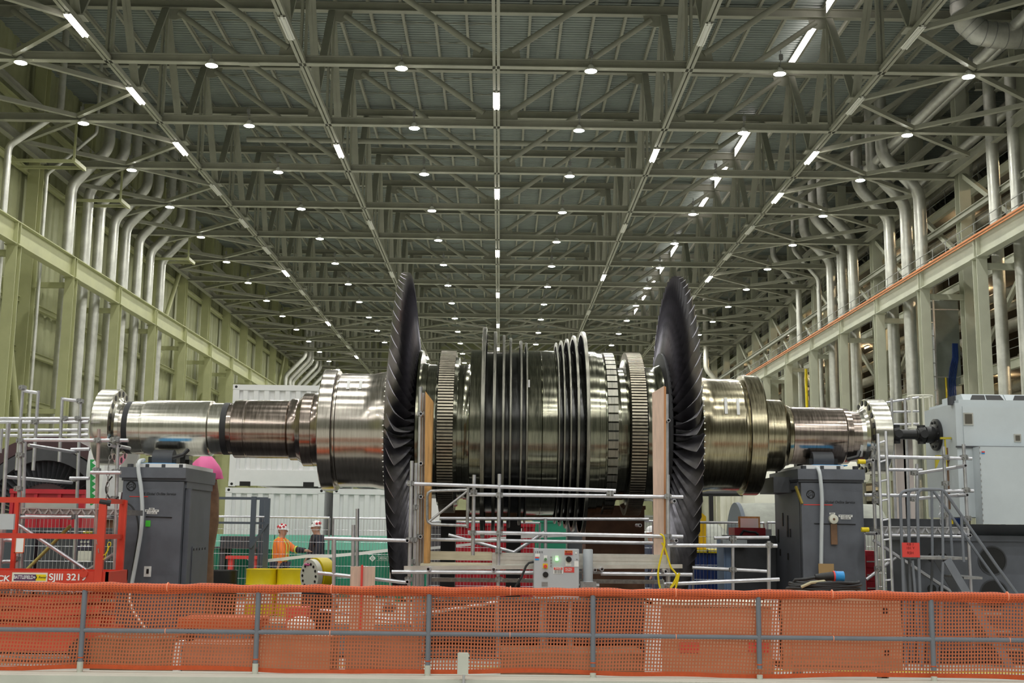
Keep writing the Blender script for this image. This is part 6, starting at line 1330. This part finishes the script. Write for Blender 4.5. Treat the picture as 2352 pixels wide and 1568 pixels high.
# ---------------------------------------------------------------- people
def skin_part(name, verts, edges, radii, m, parent, sub=2, root=0):
    L = ROOTLOC[parent.name]; me = bpy.data.meshes.new(name); me.from_pydata([tuple(Vector(v) - L) for v in verts], edges, []); me.update()
    o = bpy.data.objects.new(name, me); C.objects.link(o); o.parent = parent; ROOTLOC[o.name] = L
    sm = o.modifiers.new('skin', 'SKIN'); sv = me.skin_vertices[0].data
    for i, r in enumerate(radii): sv[i].radius = (r, r) if not isinstance(r, tuple) else r
    for i in range(len(radii)): sv[i].use_root = i == root
    sm.use_smooth_shade = True; ss = o.modifiers.new('sub', 'SUBSURF'); ss.levels = sub; ss.render_levels = sub; me.materials.append(m); return o
def person(x, y, face, label, jacket, trousers, hat, spots, arms, stripes=None, lean=0.0, height=1.0):
    """face: direction of view in the floor plane (unit vector); arms: ((elbow, hand), (elbow, hand)) as (forward, side, height)"""
    t = thing('person', label, 'person', (x, y, 0)); F = V(face[0], face[1], 0).normalized(); S = V(F.y, -F.x, 0)   # S = right hand side
    def w_(f, s, z): return V(x, y, 0) + F * (f + lean * max(0, z - .9)) + S * s + V(0, 0, z)
    vs = [w_(0, 0, .95), w_(.01, 0, 1.15), w_(.01, 0, 1.36), w_(.0, 0, 1.45), w_(.02, 0, 1.52), w_(.035, 0, 1.565), w_(.035, 0, 1.64), w_(.02, 0, 1.71)]; ra = [(.16, .12), (.15, .11), (.17, .12), .10, .072, .096, .118, .095]
    ed = [(0, 1), (1, 2), (2, 3), (3, 4), (4, 5), (5, 6), (6, 7)]
    def limb(root, pts, rads):
        p = root
        for q, r in zip(pts, rads): vs.append(q); ra.append(r); ed.append((p, len(vs) - 1)); p = len(vs) - 1
    for sgn, (el, ha) in zip((1, -1), arms):
        sh = w_(0, sgn * .19, 1.40); e = w_(el[0], sgn * el[1], el[2]); h = w_(ha[0], sgn * ha[1], ha[2]); d = (h - e).normalized()
        limb(2, [sh, e, h, h + d * .08], [.062, .048, .036, .03])
        for k in range(4): limb(len(vs) - 1 - k * 2, [h + d * .12 + S * (.018 * (k - 1.5)) + V(0, 0, -.004 * k), h + d * (.165 + (.012 if k in (1, 2) else 0)) + S * (.02 * (k - 1.5)) + V(0, 0, -.012)], [.010, .008])
        limb(len(vs) - 9, [h + d * .06 + S * (-.045 * sgn) + V(0, 0, .02), h + d * .10 + S * (-.06 * sgn) + V(0, 0, .015)], [.011, .009])
    for sgn in (1, -1): limb(0, [w_(0, sgn * .10, .86), w_(.02, sgn * .11, .50), w_(-.01, sgn * .115, .10), w_(.13, sgn * .12, .05)], [.09, .062, .045, .04])
    body = skin_part('body', vs, ed, ra, SKIN, t)
    # clothing: jacket and trousers over the body
    jv = [w_(0, 0, .86), w_(.01, 0, 1.10), w_(.01, 0, 1.34), w_(.0, 0, 1.45)]; jr = [(.245, .19), (.24, .185), (.25, .18), (.125, .115)]; je = [(0, 1), (1, 2), (2, 3)]
    for sgn, (el, ha) in zip((1, -1), arms):
        e = w_(el[0], sgn * el[1], el[2]); h = w_(ha[0], sgn * ha[1], ha[2]); i = len(jv); jv += [w_(0, sgn * .19, 1.39), e, e.lerp(h, .2 if sgn < 0 and stripes else .92)]; jr += [.10, .085, .068]; je += [(2, i), (i, i + 1), (i + 1, i + 2)]
    jk = skin_part('jacket', jv, je, jr, jacket, t)
    tv = [w_(0, 0, .92)]; tr = [(.19, .15)]; te = []
    for sgn in (1, -1): i = len(tv); tv += [w_(0, sgn * .10, .84), w_(.02, sgn * .11, .48), w_(-.005, sgn * .115, .09)]; tr += [.13, .10, .09]; te += [(0, i), (i, i + 1), (i + 1, i + 2)]
    skin_part('trousers', tv, te, tr, trousers, t)
    for sgn in (1, -1): c = w_(.06, sgn * .12, .05); build(MB().ball(c, .07, (1.5 if abs(F.x) > .5 else .8, .8 if abs(F.x) > .5 else 1.5, .75)), 'boot', RUBBER, t)
    if stripes:
        el, ha = arms[1]; e = w_(el[0], -el[1], el[2]); h = w_(ha[0], -ha[1], ha[2])
        build(MB().path([e.lerp(h, .1), e.lerp(h, .5), e.lerp(h, .93)], [.072, .064, .056], 12), 'dark_sleeve', NAVY, t, label='dark forearm sleeve')
        build(MB().path([e.lerp(h, .16), e.lerp(h, .27)], .085, 12), 'sleeve_band', LIME, t)
        el, ha = arms[0]; e = w_(el[0], el[1], el[2]); h = w_(ha[0], ha[1], ha[2]); build(MB().path([e.lerp(h, .45), e.lerp(h, .6)], .082, 12), 'sleeve_band', LIME, t)
        for z, rx_, ry_ in stripes: 
            c = w_(.01, 0, z); n = 24; mb = MB(); vv = []
            for dz in (-.028, .028):
                for i in range(n): q = 2 * math.pi * i / n; vv.append(c + S * (rx_ * math.cos(q)) + F * (ry_ * math.sin(q)) + V(0, 0, dz))
            mb.add(vv, [(i, (i + 1) % n, n + (i + 1) % n, n + i) for i in range(n)]); build(mb, 'reflective_stripe', LIME, jk)
        for sgn in (1, -1):
            P = [w_(-.15, sgn * .10, .95), w_(-.155, sgn * .10, 1.2), w_(-.13, sgn * .11, 1.40), w_(-.03, sgn * .12, 1.475), w_(.10, sgn * .11, 1.42), w_(.165, sgn * .10, 1.3), w_(.165, sgn * .10, 1.0)]; build(MB().path(P, .013, 6), 'reflective_stripe', LIME, jk)
    # face: nose, eyes, mouth, ears; hair; hat
    hc = w_(.035, 0, 1.615)
    build(MB().tube(hc + F * .088 + V(0, 0, .015), hc + F * .112 + V(0, 0, -.02), .010, 8, .016), 'nose', SKIN, body)
    for s2 in (-.032, .032): build(MB().ball(hc + F * .082 + S * s2 + V(0, 0, .018), .010), 'eye', BLACK, body); build(MB().ball(hc + S * (s2 * 2.75) + V(0, 0, -.005), .022, (.6, .6, 1.2)), 'ear', SKIN, body)
    build(MB().ball(hc + F * .080 + V(0, 0, -.055), .017, (1.1, 1.1, .35)), 'mouth', mat('lip', (.35, .13, .11), .5), body)
    build(MB().ball(hc + F * -.02 + V(0, 0, .01), .098, (.98, .98, .9)), 'hair', BROWN, body) if False else None
    h0 = hc + V(0, 0, .045) - F * .01; prof = [(0, .118), (.03, .116), (.07, .10), (.10, .07), (.118, .03), (.122, .001)]
    ht = build(MB().lathe(h0, prof, 'Z', 24, caps=False), 'hard_hat', hat, t); nb = 20
    mb = MB(); vv = []
    for rr0, dz in ((.115, .004), (.150, -.006)):
        for i in range(nb): q = 2 * math.pi * i / nb; k = 1 + (.25 if rr0 > .12 else 0) * max(0, math.cos(q)); vv.append(h0 + F * (rr0 * k * math.cos(q)) + S * (rr0 * .93 * math.sin(q)) + V(0, 0, dz - (.01 if rr0 > .12 and math.cos(q) > .5 else 0)))
    mb.add(vv, [(i, (i + 1) % nb, nb + (i + 1) % nb, nb + i) for i in range(nb)]); build(mb, 'hat_brim', hat, ht)
    for f_, s_, z_, r_, m_ in spots: c = h0 + F * f_ + S * s_ + V(0, 0, z_); build(MB().ball(c, r_), 'hat_sticker', m_, ht)
    hb = MB().lathe(hc + F * -.012 + V(0, 0, -.05), [(0, .084), (.05, .093), (.10, .098)], 'Z', 20, math.atan2(-F.y, -F.x) - 1.4, math.atan2(-F.y, -F.x) + 1.4); build(hb, 'hair', BROWN, body)
    t.scale = (height, height, height)
    return t, w_
p1 = at(643, 1300, 26.0)
person(p1.x, 26.0, (1, -.12), 'person in orange hi-vis jacket and red spotted white hard hat, reaching out one arm', ORANGE, DENIM, HATW, [(-.08, .07, .05, .035, HATR), (-.02, .105, .035, .03, HATR), (.05, .085, .05, .03, HATR), (-.10, .02, .05, .03, HATR), (0, .06, .1, .03, HATR), (.07, .03, .08, .03, HATR)],
       (((.12, .24, 1.10), (.05, .24, .88)), ((.24, .23, 1.20), (.55, .14, 1.18))), [(.98, .215, .165), (1.12, .21, .16)], height=.955)
p2 = at(726, 1300, 26.2)
person(p2.x, 26.2, (-.93, -.4), 'person in dark navy hooded jacket and white hard hat, facing the orange worker', NAVY, NAVY, HATW, [(.02, -.10, .05, .03, HATR), (-.05, -.09, .06, .035, HATR), (.09, -.02, .05, .025, BLACK)],
       (((.04, .30, 1.12), (.16, .22, .94)), ((.04, .30, 1.12), (.16, .22, .94))), None)
c = at(727, 1266, 25.98); t = bpy.data.objects[-1] if False else None
pn = [o for o in bpy.data.objects if o.name.startswith('person') and o.type == 'EMPTY'][-1]
build(MB().box(c.x - .035, c.x + .035, 25.93, 25.95, c.z - .06, c.z + .06), 'yellow_badge', mat('badge_yellow', (.85, .7, .02), .5), pn, label='yellow badge')
p3 = at(1499, 1300, 24.0)
person(p3.x, 24.0, (-1, -.3), 'person in white hard hat half hidden behind the pink plywood plank', DENIM, DENIM, HATW, [], (((.0, .27, 1.12), (.1, .25, .88)), ((.0, .27, 1.12), (.1, .25, .88))), None, height=.98)

# more goods standing further back
for n, (px0, px1, y0, Y, m, nm) in enumerate(((1226, 1300, 1200, 26.0, GREEN, 'dark green'), (1305, 1345, 1196, 26.5, GREYD, 'dark grey'), (905, 985, 1205, 27.0, GREEN, 'plain green'), (1440, 1500, 1188, 27.5, CASINGO, 'dull grey'), (985, 1032, 1212, 25.0, GREYD, 'small dark grey'))):
    a, b = at(px0, 1300, Y), at(px1, y0, Y); solo(MB().box(a.x, b.x, Y, Y + 1.0, .1, b.z).box(a.x + .05, a.x + .15, Y, Y + 1, 0, .1).box(b.x - .15, b.x - .05, Y, Y + 1, 0, .1).box(a.x - .02, b.x + .02, Y - .02, Y + 1.02, b.z, b.z + .05), 'storage_crate', m, nm + ' storage crate standing behind the rotor drum among the goods', 'crate', 'storage crates behind the rotor')
